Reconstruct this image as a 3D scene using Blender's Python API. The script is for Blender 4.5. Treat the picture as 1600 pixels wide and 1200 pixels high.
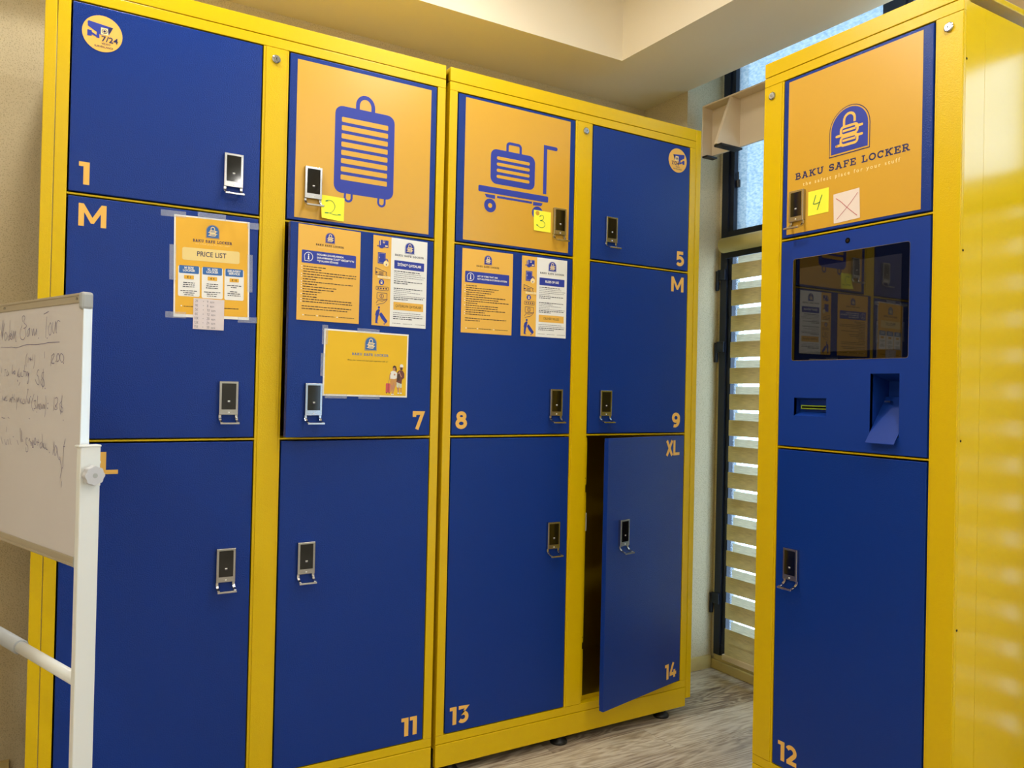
import bpy, bmesh, math, random
from mathutils import Vector, Matrix

# ------------------------------------------------------------------ clear
for o in list(bpy.data.objects):
    bpy.data.objects.remove(o, do_unlink=True)
scene = bpy.context.scene
COL = scene.collection
random.seed(7)
PI = math.pi
R = math.radians

# ------------------------------------------------------------------ camera
cam_data = bpy.data.cameras.new('camera')
cam_data.sensor_width = 36.0
cam_data.lens = 36.0 * 1235.22 / 1600.0
cam_data.clip_start = 0.05
cam = bpy.data.objects.new('camera', cam_data)
COL.objects.link(cam)
_yaw, _pitch, _roll = 0.542951, 0.008771, 0.021942
_f = Vector((math.sin(_yaw)*math.cos(_pitch), math.cos(_yaw)*math.cos(_pitch), math.sin(_pitch)))
_r = Vector((math.cos(_yaw), -math.sin(_yaw), 0))
_u = _r.cross(_f)
_r2 = _r*math.cos(_roll) + _u*math.sin(_roll)
_u2 = -_r*math.sin(_roll) + _u*math.cos(_roll)
M = Matrix(((_r2.x, _u2.x, -_f.x, -1.19535),
            (_r2.y, _u2.y, -_f.y, -2.46714),
            (_r2.z, _u2.z, -_f.z, 1.34430),
            (0, 0, 0, 1)))
cam.matrix_world = M
scene.camera = cam

# ------------------------------------------------------------------ world, exposure
world = bpy.data.worlds.new('daylight')
scene.world = world
world.use_nodes = True
bg = world.node_tree.nodes['Background']
bg.inputs['Color'].default_value = (0.72, 0.87, 1.0, 1)
bg.inputs['Strength'].default_value = 6.5
scene.view_settings.view_transform = 'Standard'
scene.view_settings.look = 'None'
scene.view_settings.gamma = 1.0
scene.view_settings.use_curve_mapping = False
scene.view_settings.exposure = 0.0
LAMP_STRENGTH = 196.0
LAMP_COLOR = (1.0, 0.965, 0.885, 1)

# ------------------------------------------------------------------ materials
def lin(c):
    return tuple(((v/255.0)/12.92 if v/255.0 <= 0.04045 else ((v/255.0+0.055)/1.055)**2.4) for v in c) + (1.0,)

MATS = {}
def mat(name, rgb, rough=0.5, metal=0.0, spec=0.5, bump=None, coat=0.0, vary=None, emit=None, alpha=None, ior=None):
    m = bpy.data.materials.new(name)
    m.use_nodes = True
    nt = m.node_tree
    b = nt.nodes['Principled BSDF']
    b.inputs['Base Color'].default_value = lin(rgb)
    b.inputs['Roughness'].default_value = rough
    b.inputs['Metallic'].default_value = metal
    b.inputs['Specular IOR Level'].default_value = spec
    b.inputs['Coat Weight'].default_value = coat
    b.inputs['Coat Roughness'].default_value = 0.05
    if ior: b.inputs['IOR'].default_value = ior
    if alpha is not None: b.inputs['Alpha'].default_value = alpha
    tc = nt.nodes.new('ShaderNodeTexCoord')
    if bump:
        sc, st, dist = bump
        n = nt.nodes.new('ShaderNodeTexNoise')
        n.inputs['Scale'].default_value = sc
        n.inputs['Detail'].default_value = 2.0
        bp = nt.nodes.new('ShaderNodeBump')
        bp.inputs['Strength'].default_value = st
        bp.inputs['Distance'].default_value = dist
        nt.links.new(tc.outputs['Object'], n.inputs['Vector'])
        nt.links.new(n.outputs['Fac'], bp.inputs['Height'])
        nt.links.new(bp.outputs['Normal'], b.inputs['Normal'])
    if vary:
        sc, amt = vary
        n2 = nt.nodes.new('ShaderNodeTexNoise')
        n2.inputs['Scale'].default_value = sc
        n2.inputs['Detail'].default_value = 3.0
        nt.links.new(tc.outputs['Object'], n2.inputs['Vector'])
        mix = nt.nodes.new('ShaderNodeMix'); mix.data_type = 'RGBA'; mix.blend_type = 'MULTIPLY'
        mix.inputs[0].default_value = amt
        mix.inputs[6].default_value = lin(rgb)
        cr = nt.nodes.new('ShaderNodeValToRGB')
        cr.color_ramp.elements[0].position = 0.3; cr.color_ramp.elements[0].color = (0.55, 0.55, 0.55, 1)
        cr.color_ramp.elements[1].position = 0.7; cr.color_ramp.elements[1].color = (1, 1, 1, 1)
        nt.links.new(n2.outputs['Fac'], cr.inputs['Fac'])
        nt.links.new(cr.outputs['Color'], mix.inputs[7])
        nt.links.new(mix.outputs[2], b.inputs['Base Color'])
    if emit:
        b.inputs['Emission Color'].default_value = emit[0]
        b.inputs['Emission Strength'].default_value = emit[1]
    MATS[name] = m
    return m

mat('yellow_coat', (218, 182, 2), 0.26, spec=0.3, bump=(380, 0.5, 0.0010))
mat('yellow_side', (222, 185, 3), 0.17, spec=0.45, bump=(300, 0.05, 0.0006))
mat('blue_coat', (11, 50, 133), 0.24, spec=0.25, bump=(310, 0.75, 0.0014))
mat('yellow_inner_shaded', (150, 120, 8), 0.5, spec=0.2)  # cabinet yellow darkened so compartments look dim; shade put into the colour
mat('blue_panel', (16, 54, 140), 0.4, spec=0.25, bump=(430, 0.06, 0.0008))
mat('decal_orange', (210, 160, 48), 0.30, spec=0.5, bump=(260, 0.05, 0.0008))
mat('sheet_orange', (234, 182, 80), 0.5, spec=0.3)
mat('paper_orange', (238, 182, 64), 0.6, spec=0.2, vary=(9, 0.10))
mat('paper_yellow', (238, 192, 50), 0.6, spec=0.2, vary=(9, 0.10))
mat('paper_white', (238, 236, 232), 0.7, spec=0.2)
mat('sheet_white', (236, 236, 234), 0.5, spec=0.3)
mat('paper_pink', (232, 216, 204), 0.8, spec=0.2)
mat('paper_slip', (226, 214, 216), 0.8, spec=0.2, vary=(30, 0.12))
mat('note_yellow', (250, 244, 70), 0.75, spec=0.2)
mat('print_blue', (46, 62, 160), 0.45, spec=0.3)
mat('print_navy', (34, 40, 92), 0.5, spec=0.3)
mat('print_black', (34, 36, 58), 0.6, spec=0.2)
mat('print_steel', (66, 112, 178), 0.5, spec=0.2)
mat('print_cream', (238, 212, 142), 0.6, spec=0.2)
mat('print_white', (250, 248, 240), 0.5, spec=0.2)
mat('print_pale', (250, 226, 168), 0.5, spec=0.2)
mat('letter_orange', (238, 186, 90), 0.5, spec=0.3)
mat('ink_green', (34, 120, 70), 0.6)
mat('ink_red', (190, 60, 72), 0.6)
mat('ink_grey', (120, 116, 128), 0.7)
mat('ink_violet', (112, 102, 138), 0.6)
mat('skin', (196, 140, 104), 0.7); mat('cloth_brown', (112, 66, 60), 0.7); mat('cloth_tan', (206, 150, 84), 0.7)
mat('cloth_white', (236, 234, 228), 0.7); mat('cloth_mint', (208, 214, 196), 0.7); mat('hair_dark', (74, 54, 46), 0.7); mat('case_pink', (212, 92, 96), 0.7)
mat('chrome', (188, 190, 194), 0.16, metal=1.0)
mat('satin_silver', (176, 178, 182), 0.2, metal=1.0)
mat('black_glass', (8, 8, 10), 0.06, spec=0.6)
mat('screen_glass', (30, 29, 30), 0.02, spec=0.5, ior=1.62)
mat('screen_bezel', (3, 3, 4), 0.02, spec=0.5, ior=1.5)
mat('black_plastic', (20, 20, 22), 0.45)
mat('dark_hole', (6, 6, 6), 0.9, spec=0.1)
mat('reader_green', (150, 176, 40), 0.4)
mat('tape', (226, 232, 244), 0.3, spec=0.3, alpha=0.17)
mat('white_metal', (226, 228, 226), 0.32, spec=0.5)
mat('alu_white', (232, 234, 234), 0.3, metal=0.35)
mat('alu_beige', (176, 164, 142), 0.4, metal=0.3)
mat('grey_plastic', (166, 168, 168), 0.45)
mat('knob_plastic', (196, 196, 202), 0.4)
mat('board_white', (208, 203, 206), 0.24, spec=0.5, vary=(6, 0.08))
mat('frame_navy', (20, 26, 44), 0.4, spec=0.4)
mat('wood_trim', (206, 184, 122), 0.5, spec=0.3, vary=(14, 0.25))
mat('cream_board', (226, 208, 182), 0.55, spec=0.3)
mat('roller_cream', (222, 206, 138), 0.4)
mat('plaster', (232, 224, 204), 0.85, spec=0.2, bump=(60, 0.08, 0.002))
mat('fascia_plaster', (240, 230, 210), 0.8, spec=0.2, bump=(60, 0.06, 0.002))
mat('lamp_ring', (235, 235, 235), 0.4)
mat('lamp_lens', (255, 255, 255), 0.4, emit=(LAMP_COLOR, LAMP_STRENGTH))

def wallpaper():
    m = bpy.data.materials.new('wallpaper'); m.use_nodes = True; nt = m.node_tree
    b = nt.nodes['Principled BSDF']; b.inputs['Roughness'].default_value = 0.8; b.inputs['Specular IOR Level'].default_value = 0.25
    tc = nt.nodes.new('ShaderNodeTexCoord'); mp = nt.nodes.new('ShaderNodeMapping')
    mp.inputs['Rotation'].default_value = (0.5, 0.4, 0.6)
    w = nt.nodes.new('ShaderNodeTexVoronoi'); w.inputs['Scale'].default_value = 190
    n = nt.nodes.new('ShaderNodeTexNoise'); n.inputs['Scale'].default_value = 240; n.inputs['Detail'].default_value = 2
    ad = nt.nodes.new('ShaderNodeMath'); ad.operation = 'ADD'
    cr = nt.nodes.new('ShaderNodeValToRGB')
    cr.color_ramp.elements[0].position = 0.25; cr.color_ramp.elements[0].color = lin((152, 138, 108))
    cr.color_ramp.elements[1].position = 0.95; cr.color_ramp.elements[1].color = lin((206, 192, 160))
    bp = nt.nodes.new('ShaderNodeBump'); bp.inputs['Strength'].default_value = 0.5; bp.inputs['Distance'].default_value = 0.002
    nt.links.new(tc.outputs['Object'], mp.inputs['Vector'])
    nt.links.new(mp.outputs['Vector'], w.inputs['Vector']); nt.links.new(tc.outputs['Object'], n.inputs['Vector'])
    nt.links.new(w.outputs['Distance'], ad.inputs[0]); nt.links.new(n.outputs['Fac'], ad.inputs[1])
    nt.links.new(ad.outputs[0], cr.inputs['Fac']); nt.links.new(cr.outputs['Color'], b.inputs['Base Color'])
    nt.links.new(ad.outputs[0], bp.inputs['Height']); nt.links.new(bp.outputs['Normal'], b.inputs['Normal'])
    MATS['wallpaper'] = m
wallpaper()

def plank_mat():
    m = bpy.data.materials.new('floor_laminate'); m.use_nodes = True; nt = m.node_tree
    b = nt.nodes['Principled BSDF']; b.inputs['Roughness'].default_value = 0.36; b.inputs['Specular IOR Level'].default_value = 0.45
    tc = nt.nodes.new('ShaderNodeTexCoord'); oi = nt.nodes.new('ShaderNodeObjectInfo')
    off = nt.nodes.new('ShaderNodeVectorMath'); off.operation = 'MULTIPLY_ADD'
    cmb = nt.nodes.new('ShaderNodeCombineXYZ')
    mul = nt.nodes.new('ShaderNodeMath'); mul.operation = 'MULTIPLY'; mul.inputs[1].default_value = 37.0
    nt.links.new(oi.outputs['Random'], mul.inputs[0])
    nt.links.new(mul.outputs[0], cmb.inputs['X']); nt.links.new(mul.outputs[0], cmb.inputs['Y'])
    off.inputs[1].default_value = (1.3, 9.0, 1.0)
    nt.links.new(tc.outputs['Object'], off.inputs[0]); nt.links.new(cmb.outputs[0], off.inputs[2])
    n1 = nt.nodes.new('ShaderNodeTexNoise'); n1.inputs['Scale'].default_value = 1.5; n1.inputs['Detail'].default_value = 3; n1.inputs['Distortion'].default_value = 0.8
    nt.links.new(off.outputs[0], n1.inputs['Vector'])
    wv = nt.nodes.new('ShaderNodeMath'); wv.operation = 'MULTIPLY'; wv.inputs[1].default_value = 58.0
    sn = nt.nodes.new('ShaderNodeMath'); sn.operation = 'SINE'
    nt.links.new(n1.outputs['Fac'], wv.inputs[0]); nt.links.new(wv.outputs[0], sn.inputs[0])
    n2 = nt.nodes.new('ShaderNodeTexNoise'); n2.inputs['Scale'].default_value = 7; n2.inputs['Detail'].default_value = 8; n2.inputs['Roughness'].default_value = 0.62
    sc = nt.nodes.new('ShaderNodeVectorMath'); sc.operation = 'MULTIPLY'; sc.inputs[1].default_value = (1.1, 1.5, 1)
    nt.links.new(off.outputs[0], sc.inputs[0]); nt.links.new(sc.outputs[0], n2.inputs['Vector'])
    a = nt.nodes.new('ShaderNodeMath'); a.operation = 'MULTIPLY_ADD'; a.inputs[1].default_value = 0.16
    nt.links.new(sn.outputs[0], a.inputs[0]); nt.links.new(n2.outputs['Fac'], a.inputs[2])
    rnd = nt.nodes.new('ShaderNodeMath'); rnd.operation = 'MULTIPLY_ADD'; rnd.inputs[1].default_value = 0.30
    nt.links.new(oi.outputs['Random'], rnd.inputs[0]); nt.links.new(a.outputs[0], rnd.inputs[2])
    cr = nt.nodes.new('ShaderNodeValToRGB')
    e = cr.color_ramp.elements
    e[0].position = 0.30; e[0].color = lin((126, 108, 92))
    e[1].position = 0.95; e[1].color = lin((208, 196, 176))
    k = e.new(0.6); k.color = lin((176, 160, 138))
    nt.links.new(rnd.outputs[0], cr.inputs['Fac']); nt.links.new(cr.outputs['Color'], b.inputs['Base Color'])
    MATS['floor_laminate'] = m
plank_mat()

def pane_mat(name, clear, tint):
    m = bpy.data.materials.new(name); m.use_nodes = True; nt = m.node_tree
    nt.nodes.remove(nt.nodes['Principled BSDF']); out = nt.nodes['Material Output']
    tr = nt.nodes.new('ShaderNodeBsdfTransparent'); tr.inputs['Color'].default_value = tint
    tl = nt.nodes.new('ShaderNodeBsdfTranslucent')
    gl = nt.nodes.new('ShaderNodeBsdfGlossy'); gl.inputs['Roughness'].default_value = 0.05
    tc = nt.nodes.new('ShaderNodeTexCoord')
    mp = nt.nodes.new('ShaderNodeMapping'); mp.inputs['Scale'].default_value = (1, 30, 55); mp.inputs['Rotation'].default_value = (0.5, 0, 0)
    n = nt.nodes.new('ShaderNodeTexNoise'); n.inputs['Scale'].default_value = 2.2; n.inputs['Detail'].default_value = 4
    cr = nt.nodes.new('ShaderNodeValToRGB')
    cr.color_ramp.elements[0].position = 0.3; cr.color_ramp.elements[0].color = (tint[0]*0.62, tint[1]*0.72, tint[2]*0.78, 1)
    cr.color_ramp.elements[1].position = 0.62; cr.color_ramp.elements[1].color = tint
    nt.links.new(tc.outputs['Object'], mp.inputs['Vector']); nt.links.new(mp.outputs[0], n.inputs['Vector'])
    nt.links.new(n.outputs['Fac'], cr.inputs['Fac']); nt.links.new(cr.outputs['Color'], tl.inputs['Color'])
    nt.links.new(cr.outputs['Color'], tr.inputs['Color'])
    m1 = nt.nodes.new('ShaderNodeMixShader'); m1.inputs[0].default_value = clear
    m2 = nt.nodes.new('ShaderNodeMixShader'); m2.inputs[0].default_value = 0.05
    nt.links.new(tl.outputs[0], m1.inputs[1]); nt.links.new(tr.outputs[0], m1.inputs[2])
    nt.links.new(m1.outputs[0], m2.inputs[1]); nt.links.new(gl.outputs[0], m2.inputs[2])
    nt.links.new(m2.outputs[0], out.inputs['Surface'])
    MATS[name] = m
pane_mat('frosted_pane', 0.55, (0.41, 0.455, 0.49, 1))
pane_mat('clear_pane', 0.9, (0.92, 0.96, 1.0, 1))

def fabric_mat(name, rgb, trans):
    m = bpy.data.materials.new(name); m.use_nodes = True; nt = m.node_tree
    b = nt.nodes['Principled BSDF']; b.inputs['Roughness'].default_value = 0.8; b.inputs['Specular IOR Level'].default_value = 0.2
    tc = nt.nodes.new('ShaderNodeTexCoord'); mp = nt.nodes.new('ShaderNodeMapping'); mp.inputs['Scale'].default_value = (1, 10, 320)
    n = nt.nodes.new('ShaderNodeTexNoise'); n.inputs['Scale'].default_value = 2; n.inputs['Detail'].default_value = 3
    cr = nt.nodes.new('ShaderNodeValToRGB')
    cr.color_ramp.elements[0].position = 0.3; cr.color_ramp.elements[0].color = lin([c*0.84 for c in rgb])
    cr.color_ramp.elements[1].position = 0.7; cr.color_ramp.elements[1].color = lin(rgb)
    nt.links.new(tc.outputs['Object'], mp.inputs['Vector']); nt.links.new(mp.outputs[0], n.inputs['Vector'])
    nt.links.new(n.outputs['Fac'], cr.inputs['Fac']); nt.links.new(cr.outputs['Color'], b.inputs['Base Color'])
    tl = nt.nodes.new('ShaderNodeBsdfTranslucent'); nt.links.new(cr.outputs['Color'], tl.inputs['Color'])
    mx = nt.nodes.new('ShaderNodeMixShader'); mx.inputs[0].default_value = trans
    nt.links.new(b.outputs[0], mx.inputs[1]); nt.links.new(tl.outputs[0], mx.inputs[2])
    nt.links.new(mx.outputs[0], nt.nodes['Material Output'].inputs['Surface'])
    MATS[name] = m
fabric_mat('blind_fabric', (236, 222, 180), 0.24)
fabric_mat('blind_sheer', (240, 236, 222), 0.42)

# ------------------------------------------------------------------ mesh helpers
class MB:
    """collects shapes, then links them as ONE mesh object"""
    def __init__(s):
        s.v = []; s.f = []; s.m = []; s.names = []; s.k = 0
    def mi(s, name):
        if name not in s.names: s.names.append(name)
        return s.names.index(name)
    def add(s, vs, fs, m):
        k = len(s.v); i = s.mi(m)
        s.v += [tuple(p) for p in vs]
        for f in fs:
            s.f.append([k+q for q in f]); s.m.append(i)
        return s
    def box(s, x0, x1, y0, y1, z0, z1, m):
        vs = [(x0,y0,z0),(x1,y0,z0),(x1,y1,z0),(x0,y1,z0),(x0,y0,z1),(x1,y0,z1),(x1,y1,z1),(x0,y1,z1)]
        return s.add(vs, [(0,3,2,1),(4,5,6,7),(0,1,5,4),(1,2,6,5),(2,3,7,6),(3,0,4,7)], m)
    def prism_y(s, poly, y0, y1, m):          # poly in (x, z), extruded along y
        n = len(poly)
        vs = [(p[0], y0, p[1]) for p in poly] + [(p[0], y1, p[1]) for p in poly]
        fs = [tuple(range(n)), tuple(range(2*n-1, n-1, -1))] + [(i, n+i, n+(i+1) % n, (i+1) % n) for i in range(n)]
        return s.add(vs, fs, m)
    def prism_x(s, poly, x0, x1, m):          # poly in (y, z), extruded along x
        n = len(poly)
        vs = [(x0, p[0], p[1]) for p in poly] + [(x1, p[0], p[1]) for p in poly]
        fs = [tuple(range(n-1, -1, -1)), tuple(range(n, 2*n))] + [(i, (i+1) % n, n+(i+1) % n, n+i) for i in range(n)]
        return s.add(vs, fs, m)
    def cyl(s, p0, p1, r0, m, r1=None, n=20, caps=True, prof=None):
        p0 = Vector(p0); p1 = Vector(p1); r1 = r0 if r1 is None else r1
        d = (p1-p0).normalized(); a = d.orthogonal().normalized(); b = d.cross(a)
        vs = []
        for p, r in ((p0, r0), (p1, r1)):
            for i in range(n):
                t = 2*PI*i/n; k = prof(t) if prof else 1.0
                vs.append(p + (a*math.cos(t) + b*math.sin(t))*r*k)
        fs = [(i, (i+1) % n, n+(i+1) % n, n+i) for i in range(n)]
        if caps: fs += [tuple(range(n-1, -1, -1)), tuple(range(n, 2*n))]
        return s.add(vs, fs, m)
    def lathe(s, c, prof, m, n=20):           # prof: (r, z) bottom to top around a vertical axis
        vs = []
        for r, z in prof:
            for i in range(n):
                t = 2*PI*i/n; vs.append((c[0]+r*math.cos(t), c[1]+r*math.sin(t), c[2]+z))
        fs = []
        for k in range(len(prof)-1):
            for i in range(n):
                fs.append((k*n+i, k*n+(i+1) % n, (k+1)*n+(i+1) % n, (k+1)*n+i))
        fs += [tuple(range(n-1, -1, -1)), tuple(range((len(prof)-1)*n, len(prof)*n))]
        return s.add(vs, fs, m)
    # flat print: (u, v) -> (u, -h, v), facing -Y
    def lift(s, h):                            # every flat shape a hair above the one before it
        s.k += 1
        return h+1.1e-5*(s.k % 16)
    def poly(s, pts, m, h=0.0):
        h = s.lift(h)
        a = sum(pts[i][0]*pts[(i+1) % len(pts)][1]-pts[(i+1) % len(pts)][0]*pts[i][1] for i in range(len(pts)))
        if a < 0: pts = pts[::-1]
        return s.add([(p[0], -h, p[1]) for p in pts], [tuple(range(len(pts)))], m)
    def rect(s, x0, x1, z0, z1, m, h=0.0):
        return s.poly([(x0,z0),(x1,z0),(x1,z1),(x0,z1)], m, h)
    def rrect(s, x0, x1, z0, z1, r, m, h=0.0):
        return s.poly(rrect(x0, x1, z0, z1, r), m, h)
    def disc(s, cx, cz, rx, m, h=0.0, rz=None, n=28):
        return s.poly(arc(cx, cz, rx, rz or rx, 0, 360, n)[:-1], m, h)
    def ribbon(s, pts, w, m, h=0.0, closed=False, cap=False):
        n = len(pts); h = s.lift(h)
        if n < 2: return s
        L = []; Rr = []
        for i in range(n):
            if closed: a, b, c = pts[i-1], pts[i], pts[(i+1) % n]
            else: a, b, c = pts[max(i-1, 0)], pts[i], pts[min(i+1, n-1)]
            d1 = Vector((b[0]-a[0], b[1]-a[1])); d2 = Vector((c[0]-b[0], c[1]-b[1]))
            if d1.length < 1e-9: d1 = d2
            if d2.length < 1e-9: d2 = d1
            if d1.length < 1e-9: d1 = d2 = Vector((1, 0))
            d1.normalize(); d2.normalize()
            n1 = Vector((-d1.y, d1.x)); n2 = Vector((-d2.y, d2.x))
            mt = n1+n2
            if mt.length < 1e-6: mt = n1
            mt.normalize(); k = 1/max(0.62, mt.dot(n1))
            L.append((b[0]+mt.x*w/2*k, b[1]+mt.y*w/2*k)); Rr.append((b[0]-mt.x*w/2*k, b[1]-mt.y*w/2*k))
        vs = [(p[0], -h, p[1]) for p in L] + [(p[0], -h, p[1]) for p in Rr]
        q = n if closed else n-1
        s.add(vs, [(i, n+i, n+(i+1) % n, (i+1) % n) for i in range(q)], m)
        if cap:
            for p in (pts[0], pts[-1]): s.disc(p[0], p[1], w/2, m, h, n=10)
        return s
    def text(s, body, x, z, size, m, h=0.0, align='c', bold=0.0, space=1.0, width=None, shear=0.0):
        vs, fs, w, hgt = text_mesh(body, bold, space, shear)
        k = size; kx = size if width is None else width/max(w, 1e-6)
        ox = x - (w*kx/2 if align == 'c' else (w*kx if align == 'r' else 0))
        return s.add([(ox+p[0]*kx, -h, z+p[1]*k) for p in vs], fs, m)
    def build(s, name, parent=None, loc=(0,0,0), rotz=0.0, bevel=0.0, smooth=False):
        me = bpy.data.meshes.new(name)
        me.from_pydata(s.v, [], s.f)
        for n in s.names: me.materials.append(MATS[n])
        me.polygons.foreach_set('material_index', s.m)
        if smooth: me.polygons.foreach_set('use_smooth', [len(f) == 4 for f in s.f])
        me.update()
        o = bpy.data.objects.new(name, me)
        COL.objects.link(o)
        o.location = loc; o.rotation_euler = (0, 0, rotz)
        if parent: o.parent = parent
        if bevel:
            b = o.modifiers.new('edge', 'BEVEL'); b.width = bevel; b.segments = 2; b.limit_method = 'ANGLE'
        return o

def arc(cx, cz, rx, rz, a0, a1, n=14):
    return [(cx+rx*math.cos(R(a0+(a1-a0)*i/n)), cz+rz*math.sin(R(a0+(a1-a0)*i/n))) for i in range(n+1)]
def rrect(x0, x1, z0, z1, r):
    return (arc(x1-r, z1-r, r, r, 0, 90, 5) + arc(x0+r, z1-r, r, r, 90, 180, 5) +
            arc(x0+r, z0+r, r, r, 180, 270, 5) + arc(x1-r, z0+r, r, r, 270, 360, 5))
def smooth_path(pts, k=5):
    if len(pts) < 3: return pts
    out = []
    for i in range(len(pts)-1):
        p0 = pts[max(i-1, 0)]; p1 = pts[i]; p2 = pts[i+1]; p3 = pts[min(i+2, len(pts)-1)]
        for j in range(k):
            t = j/k; t2 = t*t; t3 = t2*t
            out.append(tuple(0.5*(2*p1[d]+(p2[d]-p0[d])*t+(2*p0[d]-5*p1[d]+4*p2[d]-p3[d])*t2+(3*p1[d]-p0[d]-3*p2[d]+p3[d])*t3) for d in (0, 1)))
    return out+[pts[-1]]

_TX = {}
def text_mesh(body, bold=0.0, space=1.0, shear=0.0):
    key = (body, bold, space, shear)
    if key in _TX: return _TX[key]
    cu = bpy.data.curves.new('lettering', 'FONT')
    cu.body = body; cu.size = 1.0; cu.offset = bold; cu.space_character = space; cu.shear = shear
    cu.resolution_u = 3
    ob = bpy.data.objects.new('lettering', cu); COL.objects.link(ob)
    dg = bpy.context.evaluated_depsgraph_get(); dg.update()
    ev = ob.evaluated_get(dg); me = ev.to_mesh()
    vs = [(v.co.x, v.co.y) for v in me.vertices]
    fs = [tuple(p.vertices) for p in me.polygons]
    ev.to_mesh_clear()
    bpy.data.objects.remove(ob, do_unlink=True); bpy.data.curves.remove(cu)
    if vs:
        x0 = min(p[0] for p in vs); x1 = max(p[0] for p in vs)
        vs = [(p[0]-x0, p[1]) for p in vs]; w = x1-x0
    else: w = 0
    _TX[key] = (vs, fs, w, 0.72)
    return _TX[key]

def thing(name, label, cat, loc=(0,0,0), rotz=0.0, group=None):
    o = bpy.data.objects.new(name, None); COL.objects.link(o)
    o.empty_display_size = 0.05
    o.location = loc; o.rotation_euler = (0, 0, rotz)
    o['label'] = label; o['category'] = cat
    if group: o['group'] = group
    return o
def tag(o, label, cat, group=None):
    o['label'] = label; o['category'] = cat
    if group: o['group'] = group
    return o
def struct(o):
    o['kind'] = 'structure'; return o

# ------------------------------------------------------------------ rooms sizes
YB = 0.696          # back wall
XP = 1.480          # pier / soffit edge
YP = 0.377          # pier front
XW = 1.710          # window wall
ZS = 2.815          # soffit underside
XF, YF = 0.995, 0.281   # fascia
ZC = 3.16           # main ceiling
XL, YN = -2.7, -5.6

# floor with planks
fl = struct(MB().box(XL, XW+0.02, YN, YB, -0.06, -0.009, 'dark_hole').build('floor'))
pl_full = None
row = 0; yy = YN
PLW, PLL = 0.192, 1.22
while yy < YB-0.01:
    w = min(PLW, YB-yy)
    x = XL - (row*0.437 % PLL)
    while x < XW:
        a, b = max(x, XL), min(x+PLL, XW)
        if b-a > 0.01:
            full = abs(b-a-PLL) < 1e-6 and abs(w-PLW) < 1e-6
            if full and pl_full is not None:
                o = bpy.data.objects.new('plank', pl_full); COL.objects.link(o)
            else:
                g = 0.0006
                o = MB().box(-(b-a)/2+g, (b-a)/2-g, -w/2+g, w/2-g, -0.0085, 0.0, 'floor_laminate').build('plank')
                if full: pl_full = o.data
            o.location = ((a+b)/2, yy+w/2, 0); o.parent = fl
        x += PLL
    yy += PLW; row += 1

# walls
struct(MB().box(XL-0.1, XP+0.3, YB, YB+0.1, 0, ZC+0.1, 'wallpaper').build('wall_back'))
struct(MB().box(XP, XW+0.16, YP, YB, 0, ZC+0.1, 'wallpaper').build('wall_pier'))
struct(MB().box(XL-0.1, XL, YN, YB, 0, ZC+0.1, 'fascia_plaster').build('wall_left'))
struct(MB().box(XL-0.1, XW+0.16, YN-0.1, YN, 0, ZC+0.1, 'fascia_plaster').build('wall_rear'))
# ceiling: raised middle, lowered L-shaped soffit along the back wall and along the windows
cb = MB()
cb.box(XL, XW+0.16, YN, YB, ZC, ZC+0.1, 'plaster')
struct(cb.build('ceiling'))
sb = MB()
poly = [(XL, YB), (XL, YF), (XF, YF), (XF, YN), (XP, YN), (XP, YB)]
n = len(poly)
sb.add([(p[0], p[1], ZS) for p in poly]+[(p[0], p[1], ZC) for p in poly], [tuple(range(n-1, -1, -1))], 'plaster')
sb.add([(p[0], p[1], ZS) for p in poly]+[(p[0], p[1], ZC) for p in poly],
       [(i, (i+1) % n, n+(i+1) % n, n+i) for i in (1, 2, 4)], 'fascia_plaster')
struct(sb.build('ceiling_soffit'))
# baseboards
struct(MB().box(XL, -1.24, YB-0.016, YB, 0, 0.062, 'wood_trim').build('baseboard_back'))
struct(MB().box(XP-0.016, XW-0.014, YP-0.014, YP, 0, 0.062, 'wood_trim').build('baseboard_pier'))

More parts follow.
